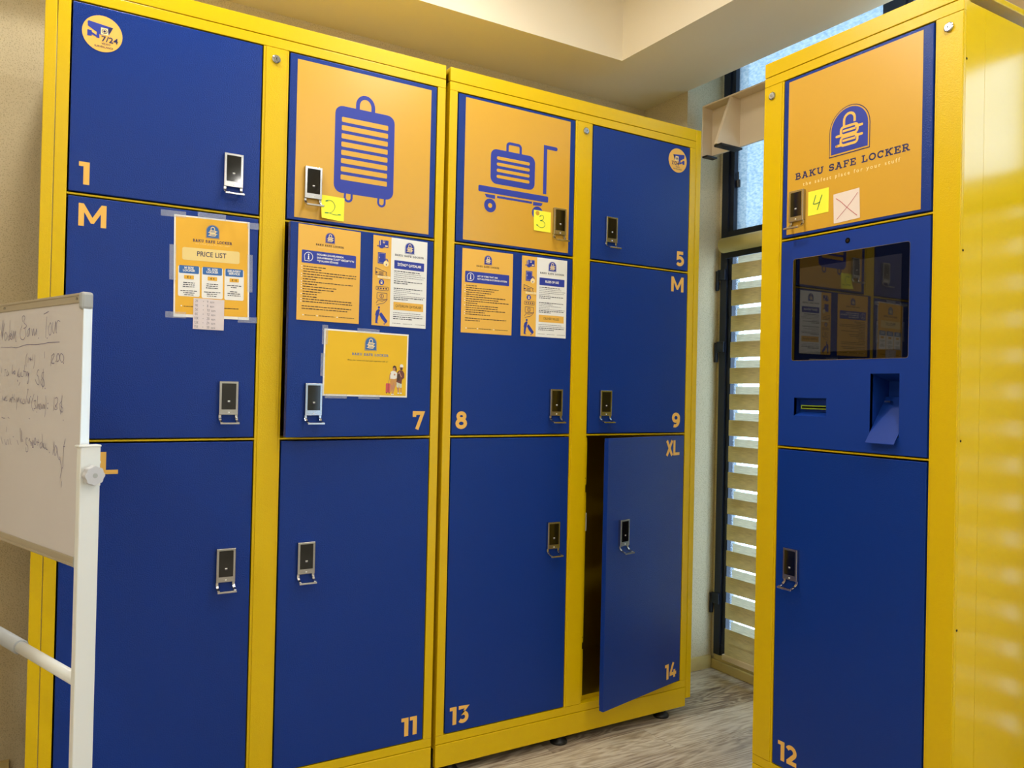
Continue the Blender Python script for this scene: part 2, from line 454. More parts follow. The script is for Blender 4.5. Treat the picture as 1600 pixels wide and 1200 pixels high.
# ------------------------------------------------------------------ windows along the right wall
wall_w = MB()
wall_w.box(XW, XW+0.16, 0.352, YP, 0, ZC, 'wallpaper')
wall_w.box(XW, XW+0.16, YN, -5.11, 0, ZC, 'wallpaper')
wall_w.box(XW, XW+0.16, -5.11, 0.352, 3.15, ZC, 'wallpaper')
struct(wall_w.build('wall_right'))
wsill = MB()
wsill.box(XW-0.016, XW+0.16, YN, YP-0.014, 0, 0.045, 'wood_trim')
wsill.box(XW-0.008, XW+0.16, -5.11, 0.352, 0.045, 0.075, 'wood_trim')
struct(wsill.build('baseboard_right', bevel=0.004))
BAYS = [(0.352, -0.56), (-0.56, -1.47), (-1.47, -2.38), (-2.38, -3.29), (-3.29, -4.20), (-4.20, -5.11)]
for k, (ya, yb) in enumerate(BAYS):
    fr = MB()
    fr.box(XW-0.012, XW+0.05, ya-0.040, ya, 0.075, 3.15, 'frame_navy')
    fr.box(XW-0.002, XW+0.05, ya-0.068, ya-0.040, 0.075, 3.15, 'frame_navy')
    fr.box(XW-0.012, XW+0.05, yb, yb+0.040, 0.075, 3.15, 'frame_navy')
    fr.box(XW-0.002, XW+0.05, yb+0.040, yb+0.062, 0.075, 3.15, 'frame_navy')
    fr.box(XW-0.010, XW+0.05, yb+0.04, ya-0.04, 2.105, 2.150, 'frame_navy')
    fr.box(XW-0.006, XW+0.05, yb+0.04, ya-0.04, 0.075, 0.13, 'frame_navy')
    fr.box(XW-0.006, XW+0.05, yb+0.04, ya-0.04, 3.11, 3.15, 'frame_navy')
    w = struct(fr.build('window_%d' % (k+1)))
    MB().box(XW+0.022, XW+0.028, yb+0.06, ya-0.066, 2.148, 3.115, 'frosted_pane' if k == 0 else 'clear_pane').build('pane', w)
    MB().box(XW+0.022, XW+0.028, yb+0.06, ya-0.066, 0.125, 2.107, 'clear_pane').build('pane', w)
    if k == 0:
        for z in (1.915, 1.56, 0.325):
            h = MB()
            h.box(XW-0.022, XW-0.012, ya-0.036, ya+0.012, z-0.002, z+0.05, 'frame_navy')
            h.cyl((XW-0.020, ya+0.014, z-0.052), (XW-0.020, ya+0.014, z+0.045), 0.008, 'frame_navy', n=10)
            h.box(XW-0.020, XW-0.012, ya+0.006, ya+0.024, z-0.052, z-0.004, 'frame_navy')
            h.build('hinge', w, bevel=0.0015)
        wl = MB()
        wl.cyl((XW+0.016, ya-0.078, 2.40), (XW+0.016, ya-0.078, 2.365), 0.010, 'black_plastic', n=10)
        wl.cyl((XW+0.016, ya-0.076, 2.44), (XW+0.016, ya-0.078, 2.40), 0.003, 'black_plastic', n=8)
        wl.build('catch', w)

# day-night roller blinds
BL_LAB = ['cream striped roller blind hanging left of the payment terminal cabinet',
          'cream striped roller blind behind the payment terminal cabinet',
          'cream striped roller blind, third window from the corner',
          'cream striped roller blind, fourth window from the corner',
          'cream striped roller blind rolled up, fifth window from the corner',
          'cream striped roller blind, last window before the rear wall']
slat_f = slat_r = None
for k, (ya, yb) in enumerate(BAYS):
    y1 = ya-(0.110 if k == 0 else 0.045); y0 = yb+(0.07 if k == 0 else 0.045)
    t = thing('roller_blind', BL_LAB[k], 'blind', (XW-0.046, (y0+y1)/2, 2.075), 0, 'striped roller blinds along the windows')
    L = y1-y0
    rl = MB(); rl.cyl((0, -L/2, 0), (0, L/2+0.065, 0), 0.036, 'roller_cream', n=24)
    rl.build('cassette', t, smooth=True)
    tube = MB().box(0.01, 0.02, -L/2, L/2+0.06, -0.062, -0.03, 'frame_navy'); tube.build('head_rail', t)
    if slat_f is None:
        slat_f = MB().box(-0.0006, 0.0006, -L/2, L/2, -0.075, 0, 'blind_fabric')
        slat_r = MB().box(-0.0006, 0.0006, -L/2, L/2, -0.075, 0, 'blind_sheer')
        mf = slat_f.build('tmp'); mr = slat_r.build('tmp'); mfd, mrd = mf.data, mr.data
        bpy.data.objects.remove(mf); bpy.data.objects.remove(mr)
    for i in range(15 if k != 4 else 3):
        z = 1.976 - i*0.1247
        o = bpy.data.objects.new('slat', mfd); COL.objects.link(o); o.parent = t; o.location = (-0.004, 0, z-2.075)
        o.scale = (1, L/0.732, 1)
        o = bpy.data.objects.new('slat', mrd); COL.objects.link(o); o.parent = t; o.location = (0.012, -0.012, z-2.075+0.1247-(0.089 if k == 0 else 0.062))
        o.scale = (1, (L-0.024)/0.732, 1)
    RZ = 1.50 if k == 4 else 0.0        # the fifth blind is rolled up
    MB().box(-0.0045, -0.0035, -L/2, L/2, 0.105-2.075+RZ, 0.165-2.075+RZ, 'blind_fabric').build('hem', t)
    br = MB().box(-0.013, 0.008, -L/2-0.004, L/2+0.010, 0.079-2.075+RZ, 0.106-2.075+RZ, 'cream_board')
    br.build('bottom_rail', t, bevel=0.003)

# ------------------------------------------------------------------ recessed ceiling lamps
LAMPS = [(0.40, -1.60), (-1.00, -0.28), (-0.05, -0.42), (-2.20, -1.60), (-0.95, -3.1), (0.45, -3.3), (-2.2, -4.4), (0.40, -4.9)]  # lamp over the cabinet gap is an added one, brightening the soffit
LAMP_WHERE = ['in front of the terminal cabinet', 'above the whiteboard', 'above the gap between the two locker cabinets, added to brighten the soffit', 'near the left wall', 'above the camera position', 'by the fourth window', 'in the rear left corner', 'by the last window']
for i, (x, y) in enumerate(LAMPS):
    t = thing('ceiling_light', 'round recessed white ceiling downlight '+LAMP_WHERE[i], 'light', (x, y, ZC), 0, 'recessed ceiling downlights')
    MB().lathe((0, 0, -0.012), [(0.085, 0), (0.105, 0.006), (0.105, 0.0119)], 'lamp_ring').build('trim_ring', t)
    MB().lathe((0, 0, -0.014), [(0.084, 0), (0.084, 0.0015)], 'lamp_lens').build('diffuser', t)

# ------------------------------------------------------------------ lockers
ZT, ZG, ZD, Z1, Z2, ZB, ZGB, ZK = 2.467, 2.418, 2.387, 1.858, 1.1805, 0.145, 0.115, 0.035
DEP = 0.56

# sans digits / letters, unit height, as (kind, data)
def big_glyph(mb, ch, x, z, H, m, h):
    w = 0.215
    T = lambda P: [(x+p[0]*H, z+p[1]*H) for p in P]
    rb = lambda P, closed=False: mb.ribbon(T(P), w*H, m, h, closed)
    if ch == '1': mb.poly(T([(0,1),(0.42,1),(0.42,0),(0.18,0),(0.18,0.80),(0,0.80)]), m, h); return 0.50
    if ch == '2': rb(arc(0.33,0.66,0.25,0.235,155,-38,12)+[(0.14,0.11)]); rb([(0.06,0.107),(0.68,0.107)]); return 0.76
    if ch == '3': rb([(0.06,0.893),(0.60,0.893),(0.34,0.56)]+arc(0.33,0.345,0.26,0.238,80,-140,12)); return 0.76
    if ch == '4': rb([(0.46,1.0),(0.12,0.31)]); rb([(0.04,0.27),(0.80,0.27)]); rb([(0.58,0.52),(0.58,0)]); return 0.86
    if ch == '5': rb([(0.62,0.893),(0.17,0.893),(0.15,0.53)]+arc(0.32,0.345,0.28,0.238,95,-145,12)); return 0.76
    if ch == '7': rb([(0.11,0.68),(0.11,0.893),(0.62,0.893),(0.27,0)]); return 0.78
    if ch == '8': rb(arc(0.36,0.725,0.21,0.168,0,360,18)[:-1], True); rb(arc(0.36,0.315,0.26,0.21,0,360,18)[:-1], True); return 0.80
    if ch == '9': rb(arc(0.35,0.655,0.25,0.238,0,360,18)[:-1], True); rb([(0.60,0.655)]+arc(0.27,0.50,0.33,0.393,10,-110,10)); return 0.80
    if ch == 'M': mb.poly(T([(0,0),(0,1),(0.20,1),(0.55,0.40),(0.90,1),(1.10,1),(1.10,0),(0.88,0),(0.88,0.60),(0.61,0.14),(0.49,0.14),(0.22,0.62),(0.22,0)]), m, h); return 1.16
    if ch == 'X': rb([(0.10,1),(0.70,0)]); rb([(0.70,1),(0.10,0)]); return 0.84
    if ch == 'L': mb.poly(T([(0,0),(0,1),(0.23,1),(0.23,0.19),(0.72,0.19),(0.72,0)]), m, h); return 0.76
    return 0.3
def big_text(s, x, z, H, m='letter_orange', h=0.0004):
    mb = MB()
    for c in s: x += big_glyph(mb, c, x, z, H, m, h)*H
    return mb

def make_handle(door, u, zt):
    """lock unit: silver box with black reader window, two arms and a pull bar"""
    W, H, D = 0.055, 0.100, 0.013
    b = MB()
    b.box(u-W/2, u+W/2, -D, 0.0, zt-H, zt, 'satin_silver')
    b.build('lock_body', door, bevel=0.0012)
    s = MB()
    s.rrect(u-0.0205, u+0.0205, zt-0.084, zt-0.0065, 0.001, 'black_glass', D+0.0006)
    s.rect(u-0.0035, u+0.0035, zt-0.0600, zt-0.0578, 'print_white', D+0.0009)
    s.rect(u-0.0035, u+0.0035, zt-0.0630, zt-0.0612, 'ink_grey', D+0.0009)
    s.rect(u-0.0024, u+0.0024, zt-0.0944, zt-0.0914, 'print_white', D+0.0008)
    s.build('reader_window', door)
    k = MB()
    for sx in (-1, 1):
        xa = u+sx*0.0235
        prof = [(-0.003, 0.004), (-0.004, -0.010), (-0.013, -0.020), (-0.030, -0.025)]
        low = [(-0.032, -0.0205), (-0.016, -0.0155), (-0.0085, -0.008), (-0.0085, 0.004)]
        k.prism_x([(p[0], zt-H+p[1]) for p in prof+low], xa-0.004, xa+0.004, 'chrome')
    k.box(u-0.0275, u+0.0275, -0.039, -0.029, zt-H-0.0270, zt-H-0.0215, 'chrome')
    k.build('pull_bar', door, bevel=0.0008)

def cabinet(name, label, loc, rotz, W, opens, stiles, filler, spec, feet, locks):
    """opens: (x0, x1) columns; stiles: (x0, x1, kind); spec[col][row] -> dict"""
    t = thing(name, label, 'locker', loc, rotz)
    x0, x1 = 0.0, W
    if filler == 'L': x0 = 0.0305
    if filler == 'R': x1 = W-0.029
    Y = 'yellow_coat'
    # carcass
    for a, b in ((x0+0.001, x0+0.009), (x1-0.009, x1-0.001)):
        MB().box(a, b, 0.016, DEP, ZGB-0.02, ZG-0.004, 'yellow_side').build('side_panel', t)
    MB().box(x0+0.009, x1-0.009, DEP-0.008, DEP, ZK+0.01, ZG-0.004, 'yellow_inner_shaded').build('back_panel', t)
    MB().box(x0, x1, 0.018, DEP, ZT-0.018, ZT, Y).build('roof', t, bevel=0.002)
    MB().box(x0, x1, 0.02, DEP-0.008, ZG-0.012, ZG-0.004, Y).build('top_panel', t)
    MB().box(x0+0.009, x1-0.009, 0.02, DEP-0.008, ZGB, ZB-0.012, 'yellow_inner_shaded').build('base_panel', t)
    MB().box(x0, x1, 0.0, 0.018, ZG+0.0012, ZT, Y).build('fascia', t, bevel=0.0015)
    MB().box(x0, x1, 0.0, 0.03, ZD, ZG-0.0012, Y).build('top_rail', t, bevel=0.0012)
    MB().box(x0, x1, 0.0, 0.03, ZGB+0.0010, ZB, Y).build('bottom_rail', t, bevel=0.0012)
    MB().box(x0, x1, -0.0006, 0.02, ZK, ZGB-0.0010, Y).build('plinth', t, bevel=0.002)
    if filler == 'L': MB().box(0, 0.0285, -0.001, 0.03, 0.067, ZT, Y).build('filler_strip', t, bevel=0.002)
    if filler == 'R': MB().box(W-0.0275, W, -0.001, 0.03, 0.067, ZT, Y).build('filler_strip', t, bevel=0.002)
    for a, b, kind in stiles:
        if kind == 'plain':
            MB().box(a, b, 0.0, 0.032, ZB+0.0003, ZD-0.0003, Y).build('stile', t, bevel=0.0012)
        else:      # stile with a raised cover plate
            MB().box(a, b, 0.0015, 0.034, ZB+0.0003, ZD-0.0003, Y).build('stile', t, bevel=0.001)
            cx0, cx1 = a+0.0075, b-0.0075
            if kind == 'coverL': cx0, cx1 = a+0.001, b-0.0075
            if kind == 'coverR': cx0, cx1 = a+0.0075, b-0.001
            MB().box(cx0, cx1, -0.0016, 0.0016, ZB+0.0016, ZD-0.0018, Y).build('cover_plate', t, bevel=0.0010)
    if len(opens) == 2:
        a, b = opens[0][1], opens[1][0]
        MB().box((a+b)/2-0.008, (a+b)/2+0.008, 0.035, DEP-0.008, ZB, ZG-0.012, 'yellow_inner_shaded').build('partition', t)
    for (a, b) in opens:
        for z in (Z1, Z2):
            MB().box(a, b, 0.003, 0.03, z-0.0026, z+0.0026, Y).build('divider_bar', t, bevel=0.001)
            MB().box(a-0.02, b+0.02, 0.036, DEP-0.008, z-0.006, z+0.006, 'yellow_inner_shaded').build('shelf', t)
    for fx in feet:
        for fy in (0.036, DEP-0.05):
            f = MB()
            f.lathe((fx, fy, 0), [(0.033, 0), (0.034, 0.006), (0.030, 0.012), (0.016, 0.022), (0.014, 0.030), (0.014, 0.05)], 'black_plastic', n=24)
            f.build('levelling_foot', t, smooth=True)
    for lx, lz in locks:
        c = MB()
        c.cyl((lx, 0.0, lz), (lx, -0.006, lz), 0.0130, 'chrome', n=24)
        c.cyl((lx, -0.006, lz), (lx, -0.0085, lz), 0.0130, 'chrome', r1=0.0098, n=24)
        c.cyl((lx, -0.0085, lz), (lx, -0.0095, lz), 0.0062, 'satin_silver', n=16)
        c.box(lx-0.0008, lx+0.0008, -0.0099, -0.0090, lz-0.0035, lz+0.0035, 'dark_hole')
        c.build('cam_lock', t)
    rows = [(Z1, ZD), (Z2, Z1), (ZB, Z2)]
    doors = {}
    for c, (a, b) in enumerate(opens):
        for r, (za, zb) in enumerate(rows):
            sp = spec[c][r]
            if sp is None: continue
            g = 0.0042
            lo = za+(0.0026 if r < 2 else 0)+0.0038; hi = zb-(0.0026 if r > 0 else 0)-0.0045
            hinge = sp.get('hinge', 'R')
            hx = (b-g) if hinge == 'R' else (a+g)
            wd = (b-a)-2*g
            d0, d1 = (-wd, 0.0) if hinge == 'R' else (0.0, wd)
            d = MB().box(d0, d1, 0.0, 0.020, lo, hi, 'blue_coat').build('door', t, (hx, -0.001, 0), R(sp.get('ajar', 0)), bevel=0.0018)
            if sp.get('ajar'):      # inner pan of an open door
                MB().box(d0+0.012, d1-0.025, 0.020, 0.030, lo+0.015, hi-0.015, 'blue_coat').build('inner_pan', d)
            off = hx
            if 'handle' in sp: make_handle(d, sp['handle']-off, sp['hz'])
            for (s, ux, uz, nm) in sp.get('marks', []):
                big_text(s, ux-off, uz, 0.062).build(nm, d)
            doors[(c, r)] = (d, hx)
    return t, doors

HZ = (2.0350, 1.3545, 0.8560)
# left cabinet (world x = local - 1.195)
XA = -1.195
specA = [[dict(hinge='L', handle=-0.701-XA, hz=HZ[0], marks=[('1', -1.106-XA, 1.885, 'door_number')]),
          dict(hinge='L', handle=-0.699-XA, hz=HZ[1], marks=[('M', -1.104-XA, 1.771, 'size_letter')]),
          dict(hinge='L', handle=-0.695-XA, hz=HZ[2], marks=[('XL', -1.104-XA+0.017, 1.088, 'size_letter')])],
         [dict(handle=-0.459-XA, hz=HZ[0]),
          dict(handle=-0.034-0.4205-XA, hz=HZ[1], ajar=4.6, marks=[('7', -0.034-0.066-XA, 1.207, 'door_number')]),
          dict(handle=-0.453-XA, hz=HZ[2], marks=[('11', -0.113-XA, 0.171, 'door_number')])]]
cabA, dA = cabinet('locker_cabinet', 'yellow and blue locker cabinet behind the whiteboard, doors 1 to 11', (XA, 0, 0), 0, 1.195,
    [(0.061, 0.576), (0.6535, 1.165)], [(0.0305, 0.061, 'plain'), (0.576, 0.6535, 'cover'), (1.165, 1.195, 'plain')],
    'L', specA, [0.10, 0.60, 1.10], [(-0.582-XA, 2.350)])
# middle cabinet
XB = 0.0168
specB = [[dict(hinge='L', handle=0.482-XB, hz=HZ[0]),
          dict(hinge='L', handle=0.483-XB, hz=HZ[1], marks=[('8', 0.066-XB, 1.207, 'door_number')]),
          dict(hinge='L', handle=0.484-XB, hz=HZ[2], marks=[('13', 0.069-XB, 0.173, 'door_number')])],
         [dict(handle=0.729-XB, hz=HZ[0], marks=[('5', 1.077-XB, 1.880, 'door_number')]),
          dict(handle=0.718-XB, hz=HZ[1], marks=[('M', 1.053-XB, 1.772, 'size_letter'), ('9', 1.072-XB, 1.207, 'door_number')]),
          dict(handle=1.143-0.407-XB, hz=0.862, ajar=13.2, marks=[('XL', 1.143-0.131-XB, 1.093, 'size_letter'), ('14', 1.143-0.107-XB, 0.173, 'door_number')])]]
cabB, dB = cabinet('locker_cabinet', 'yellow and blue locker cabinet by the window with open bottom door 14', (XB, 0, 0), 0, 1.1905,
    [(0.030, 0.5384), (0.6184, 1.130)], [(0, 0.030, 'plain'), (0.5384, 0.6184, 'cover'), (1.130, 1.1615, 'plain')],
    'R', specB, [0.07, 0.542, 1.060], [(0.600-XB, 2.352)])
# details seen inside the open compartment of door 14
fb = MB(); fx = 0.6184
fb.box(fx-0.004, fx+0.020, 0.022, 0.026, ZB+0.004, 0.345, 'yellow_coat')
fb.box(fx-0.004, fx+0.020, 0.022, 0.026, 0.372, 0.955, 'yellow_coat')
fb.box(fx-0.004, fx+0.020, 0.022, 0.026, 0.985, Z2-0.012, 'yellow_coat')
fb.box(fx-0.004, 0.6184+0.5, 0.030, 0.034, ZB-0.002, ZB+0.016, 'yellow_coat')
fb.build('inner_flange', cabB)
for z in (1.010, 0.392):
    MB().cyl((fx+0.011, 0.0222, z), (fx+0.011, 0.0205, z), 0.0048, 'dark_hole', n=14).build('bolt_hole', cabB)
MB().box(fx+0.018, fx+0.040, 0.040, 0.075, 0.800, 0.872, 'white_metal').build('latch_box', cabB, bevel=0.003)

# payment terminal cabinet, turned a quarter turn
XC, YC = 0.8976, -0.6138
specC = [[dict(hinge='R', handle=0.148, hz=2.009), None,
          dict(hinge='R', handle=0.150, hz=0.859, marks=[('12', 0.107, 0.170, 'door_number')])]]
cabC, dC = cabinet('terminal_cabinet', 'yellow and blue locker cabinet with payment touchscreen on the right', (XC, YC, 0), -PI/2, 0.6705,
    [(0.0803, 0.5933)], [(0, 0.0803, 'coverL'), (0.5933, 0.6705, 'coverR')], None, specC, [0.07, 0.60], [(0.035, 2.350), (0.632, 2.352)])
# narrow side flange and its seam and screw holes (side that faces the room)
MB().box(0.6696, 0.6708, 0.012, 0.104, ZGB, ZG-0.006, 'yellow_side').build('side_flange', cabC)
MB().box(0.6696, 0.6706, 0.1055, DEP, ZGB, ZG-0.006, 'yellow_side').build('side_sheet', cabC)
for yy_, zz_ in ((0.0155, 2.258), (0.013, 1.745), (0.017, 1.237), (0.014, 0.735)):
    MB().cyl((0.6705, yy_, zz_), (0.6713, yy_, zz_), 0.0034, 'dark_hole', n=12).build('screw_hole', cabC)

# control panel with real openings
def plate_with_holes(x0, x1, z0, z1, holes, y0, y1, m):
    mb = MB()
    xs = sorted({x0, x1, *[h[0] for h in holes], *[h[1] for h in holes]})
    zs = sorted({z0, z1, *[h[2] for h in holes], *[h[3] for h in holes]})
    for i in range(len(xs)-1):
        for j in range(len(zs)-1):
            cx, cz = (xs[i]+xs[i+1])/2, (zs[j]+zs[j+1])/2
            if any(h[0] < cx < h[1] and h[2] < cz < h[3] for h in holes): continue
            mb.box(xs[i], xs[i+1], y0, y1, zs[j], zs[j+1], m)
    return mb
pa, pb = 0.0803+0.0042, 0.5933-0.0042
SLOT = (0.1445, 0.2655, 1.285, 1.343)
TRAY = (0.4145, 0.5060, 1.236, 1.418)
pn = plate_with_holes(pa, pb, Z2+0.0064, Z1-0.0071, [SLOT, TRAY], -0.001, 0.012, 'blue_panel').build('control_panel', cabC)
# touchscreen
ts = MB()
ts.rrect(0.1320, 0.5315, 1.461, 1.790, 0.008, 'satin_silver', 0.0018)
ts.rrect(0.1333, 0.5302, 1.4623, 1.7887, 0.007, 'screen_bezel', 0.0022)
ts.rect(0.1605, 0.5070, 1.4870, 1.7575, 'screen_glass', 0.0025)
ts.build('touchscreen', pn)
MB().disc(0.331, 1.821, 0.0085, 'dark_hole', 0.0016).disc(0.331, 1.821, 0.0045, 'black_glass', 0.0020).build('camera_lens', pn)
# receipt slot recess
x0, x1, z0, z1 = SLOT
rc = MB(); I = 'blue_panel'
rc.add([(x0, 0, z0), (x1, 0, z0), (x1, 0.030, z0+0.014), (x0, 0.030, z0+0.014)], [(0, 1, 2, 3)], I)
rc.add([(x0, 0, z1), (x1, 0, z1), (x1, 0.030, z1-0.006), (x0, 0.030, z1-0.006)], [(3, 2, 1, 0)], I)
rc.add([(x0, 0, z0), (x0, 0, z1), (x0, 0.030, z1-0.006), (x0, 0.030, z0+0.014)], [(0, 1, 2, 3)], I)
rc.add([(x1, 0, z0), (x1, 0, z1), (x1, 0.030, z1-0.006), (x1, 0.030, z0+0.014)], [(3, 2, 1, 0)], I)
rc.add([(x0, 0.030, z0+0.014), (x1, 0.030, z0+0.014), (x1, 0.030, z1-0.006), (x0, 0.030, z1-0.006)], [(0, 1, 2, 3)], I)
rc.build('slot_recess', pn)
cs = MB()
cs.box(x0+0.012, x1-0.002, 0.018, 0.030, 1.307, 1.3195, 'reader_green')
cs.box(x0+0.016, x1-0.006, 0.0172, 0.020, 1.3105, 1.3160, 'dark_hole')
cs.build('card_slot', pn, bevel=0.0008)
# coin tray: recess, chute and lip
x0, x1, z0, z1 = TRAY
tr = MB()
tr.add([(x0, 0, z0), (x0, 0, z1), (x0, 0.09, z1-0.02), (x0, 0.09, z0)], [(0, 1, 2, 3)], I)
tr.add([(x1, 0, z0), (x1, 0, z1), (x1, 0.09, z1-0.02), (x1, 0.09, z0)], [(3, 2, 1, 0)], I)
tr.add([(x0, 0.09, z0), (x1, 0.09, z0), (x1, 0.09, z1-0.02), (x0, 0.09, z1-0.02)], [(0, 1, 2, 3)], I)
tr.add([(x0, 0, z1), (x1, 0, z1), (x1, 0.09, z1-0.02), (x0, 0.09, z1-0.02)], [(3, 2, 1, 0)], I)
tr.build('tray_recess', pn)
ch = MB()
ch.prism_x([(-0.022, 1.2150), (-0.022, 1.2175), (0.075, 1.352), (0.075, 1.349)], x0+0.0008, x1-0.0008, I)
ch.build('chute', pn, bevel=0.0005)
MB().box(x0+0.014, x0+0.032, 0.048, 0.062, 1.335, 1.340, 'chrome').build('coin_flap', pn)
MB().cyl((x1-0.001, 0.045, 1.34), (x1-0.006, 0.045, 1.34), 0.012, 'dark_hole', n=16).build('sensor_hole', pn)

# ------------------------------------------------------------------ print helpers
def slab(mb, s, cx, z, H, m, h, width):
    """slab-serif capitals centred on cx"""
    adv = {'B': 0.86, 'A': 1.02, 'K': 1.02, 'U': 1.0, 'S': 0.80, 'F': 0.80, 'E': 0.82, 'L': 0.80, 'O': 0.96, 'C': 0.88, 'R': 1.0, ' ': 0.50}
    tot = sum(adv[c]+0.13 for c in s)-0.13
    k = width/tot
    x = cx-width/2
    w = 0.20
    for c in s:
        T = lambda P: [(x+p[0]*k, z+p[1]*H) for p in P]
        def rb(P, cl=False, ww=w): mb.ribbon(T(P), ww*min(k, H)*1.05, m, h, cl)
        def sf(a, b, yy, t=0.15): mb.rect(x+a*k, x+b*k, z+yy*H, z+(yy+t)*H, m, h)
        if c == 'B':
            rb([(0.22,0),(0.22,1)]); sf(0,0.5,0); sf(0,0.5,0.85); rb([(0.2,0.92),(0.5,0.92)]+arc(0.5,0.73,0.2,0.19,90,-90,8)+[(0.2,0.54)], ww=0.17); rb([(0.2,0.5),(0.55,0.5)]+arc(0.55,0.29,0.22,0.21,90,-90,8)+[(0.2,0.08)], ww=0.17)
        elif c == 'A':
            rb([(0.2,0),(0.50,0.97)]); rb([(0.82,0),(0.52,0.97)]); rb([(0.3,0.33),(0.72,0.33)], ww=0.15); sf(0,0.38,0); sf(0.64,1.02,0); sf(0.26,0.62,0.85)
        elif c == 'K':
            rb([(0.22,0),(0.22,1)]); sf(0,0.44,0); sf(0,0.44,0.85); rb([(0.26,0.42),(0.80,0.95)]); rb([(0.45,0.58),(0.82,0.03)]); sf(0.60,1.02,0.85); sf(0.62,1.02,0)
        elif c == 'U':
            rb([(0.22,1),(0.22,0.38)]+arc(0.5,0.36,0.28,0.27,180,360,10)+[(0.78,1)]); sf(0,0.42,0.85); sf(0.60,1.0,0.85)
        elif c == 'S':
            rb(arc(0.4,0.70,0.27,0.21,20,250,12)+arc(0.4,0.30,0.29,0.21,75,-160,12)); sf(0.62,0.74,0.66,0.3); sf(0.04,0.16,0.04,0.3)
        elif c in 'FE':
            rb([(0.22,0),(0.22,1)]); sf(0,0.46,0); sf(0,0.76,0.84,0.16); sf(0.64,0.78,0.64,0.3); sf(0.2,0.56,0.43,0.15); sf(0.5,0.6,0.33,0.35)
            if c == 'E': sf(0,0.8,0,0.16); sf(0.66,0.80,0,0.36)
        elif c == 'L':
            rb([(0.22,0),(0.22,1)]); sf(0,0.46,0.85); sf(0,0.76,0,0.16); sf(0.62,0.78,0,0.38)
        elif c == 'O':
            rb(arc(0.48,0.5,0.38,0.41,0,360,20)[:-1], True)
        elif c == 'C':
            rb(arc(0.47,0.5,0.36,0.41,40,320,16)); sf(0.70,0.83,0.62,0.36)
        elif c == 'R':
            rb([(0.22,0),(0.22,1)]); sf(0,0.46,0); sf(0,0.5,0.85); rb([(0.2,0.92),(0.52,0.92)]+arc(0.52,0.70,0.22,0.22,90,-90,8)+[(0.2,0.48)], ww=0.17); rb([(0.50,0.46),(0.80,0.05)]); sf(0.66,1.0,0)
        x += (adv[c]+0.13)*k

def arch(cx, z, w, hh):
    r = w/2
    return [(cx-r, z), (cx+r, z)] + arc(cx, z+hh-r, r, r, 0, 180, 18)
def logo(mb, cx, z, w, fill='print_blue', bgm='decal_orange', line='print_navy', icon='letter_orange', h=0.0):
    hh = w*1.05
    mb.poly(arch(cx, z, w, hh), line, h)
    mb.poly(arch(cx, z+w*0.022, w*0.965, hh-w*0.04), bgm, h+0.0003)
    mb.poly(arch(cx, z+w*0.055, w*0.90, hh-w*0.10), fill, h+0.0006)
    T = lambda P: [(cx+p[0]*w, z+p[1]*w) for p in P]
    hh2 = h+0.0009; s = 0.055*w
    mb.ribbon(T([(-0.13, 0.60), (-0.13, 0.74)]+arc(0, 0.74, 0.13, 0.13, 180, 0, 10)+[(0.13, 0.66)]), s, icon, hh2)
    for y0, y1, dh in ((0.42, 0.60, 0.0), (0.20, 0.38, 0.0002)):
        mb.ribbon(T(rrect(-0.205, 0.205, y0, y1, 0.07)), s, icon, hh2+dh, True)
    mb.ribbon(T([(-0.16, 0.51), (0.16, 0.51)]), s*0.9, icon, hh2+0.0003)
    mb.ribbon(T([(-0.16, 0.30), (0.16, 0.30)]), s*0.9, icon, hh2+0.0003)
    mb.ribbon(T([(-0.31, 0.43), (-0.17, 0.43)]), s, icon, hh2, cap=True); mb.ribbon(T([(0.17, 0.545), (0.31, 0.545)]), s, icon, hh2, cap=True)
    mb.ribbon(T([(-0.31, 0.22), (-0.17, 0.22)]), s, icon, hh2, cap=True); mb.ribbon(T([(0.17, 0.345), (0.31, 0.345)]), s, icon, hh2, cap=True)

def lines(mb, x0, x1, z, fr, hgt, m, h, seed=1, align='l'):
    """one row of small print: word-shaped dashes"""
    rd = random.Random(seed)
    L = (x1-x0)*fr
    x = x0 if align == 'l' else (x0+x1)/2-L/2
    xe = x+L
    while x < xe-hgt:
        w = min(hgt*rd.uniform(1.6, 5.2), xe-x)
        mb.rect(x, x+w, z-hgt/2*rd.uniform(0.75, 1.1), z+hgt/2*rd.uniform(0.75, 1.1), m, h)
        x += w+hgt*0.75

def sheet(t, w, hgt, m, thick=0.0004, border=None, name='sheet'):
    b = MB().box(0, w, -thick, 0, -hgt, 0, m)
    if border: b.rect(border[0], w-border[0], -hgt+border[1], -border[0], border[2], thick+0.0002)
    return b.build(name, t)
def on_wall(x, z, d=0.0016): return (x, -d, z), 0.0
def on_door7(u, z, d=0.0016):
    a = R(4.6); return (-0.0342+u*math.cos(a)+d*math.sin(a), -0.001+u*math.sin(a)-d*math.cos(a), z), a
def on_c(s, z, d=0.0016): return (XC-d, YC-s, z), -PI/2

# ------------------------------------------------------------------ large door stickers
def decal(label, place, w, hgt):
    t = thing('door_sticker', label, 'sticker', place[0], place[1], 'square orange stickers on the top doors')
    sheet(t, w, hgt, 'decal_orange', 0.0003)
    return t
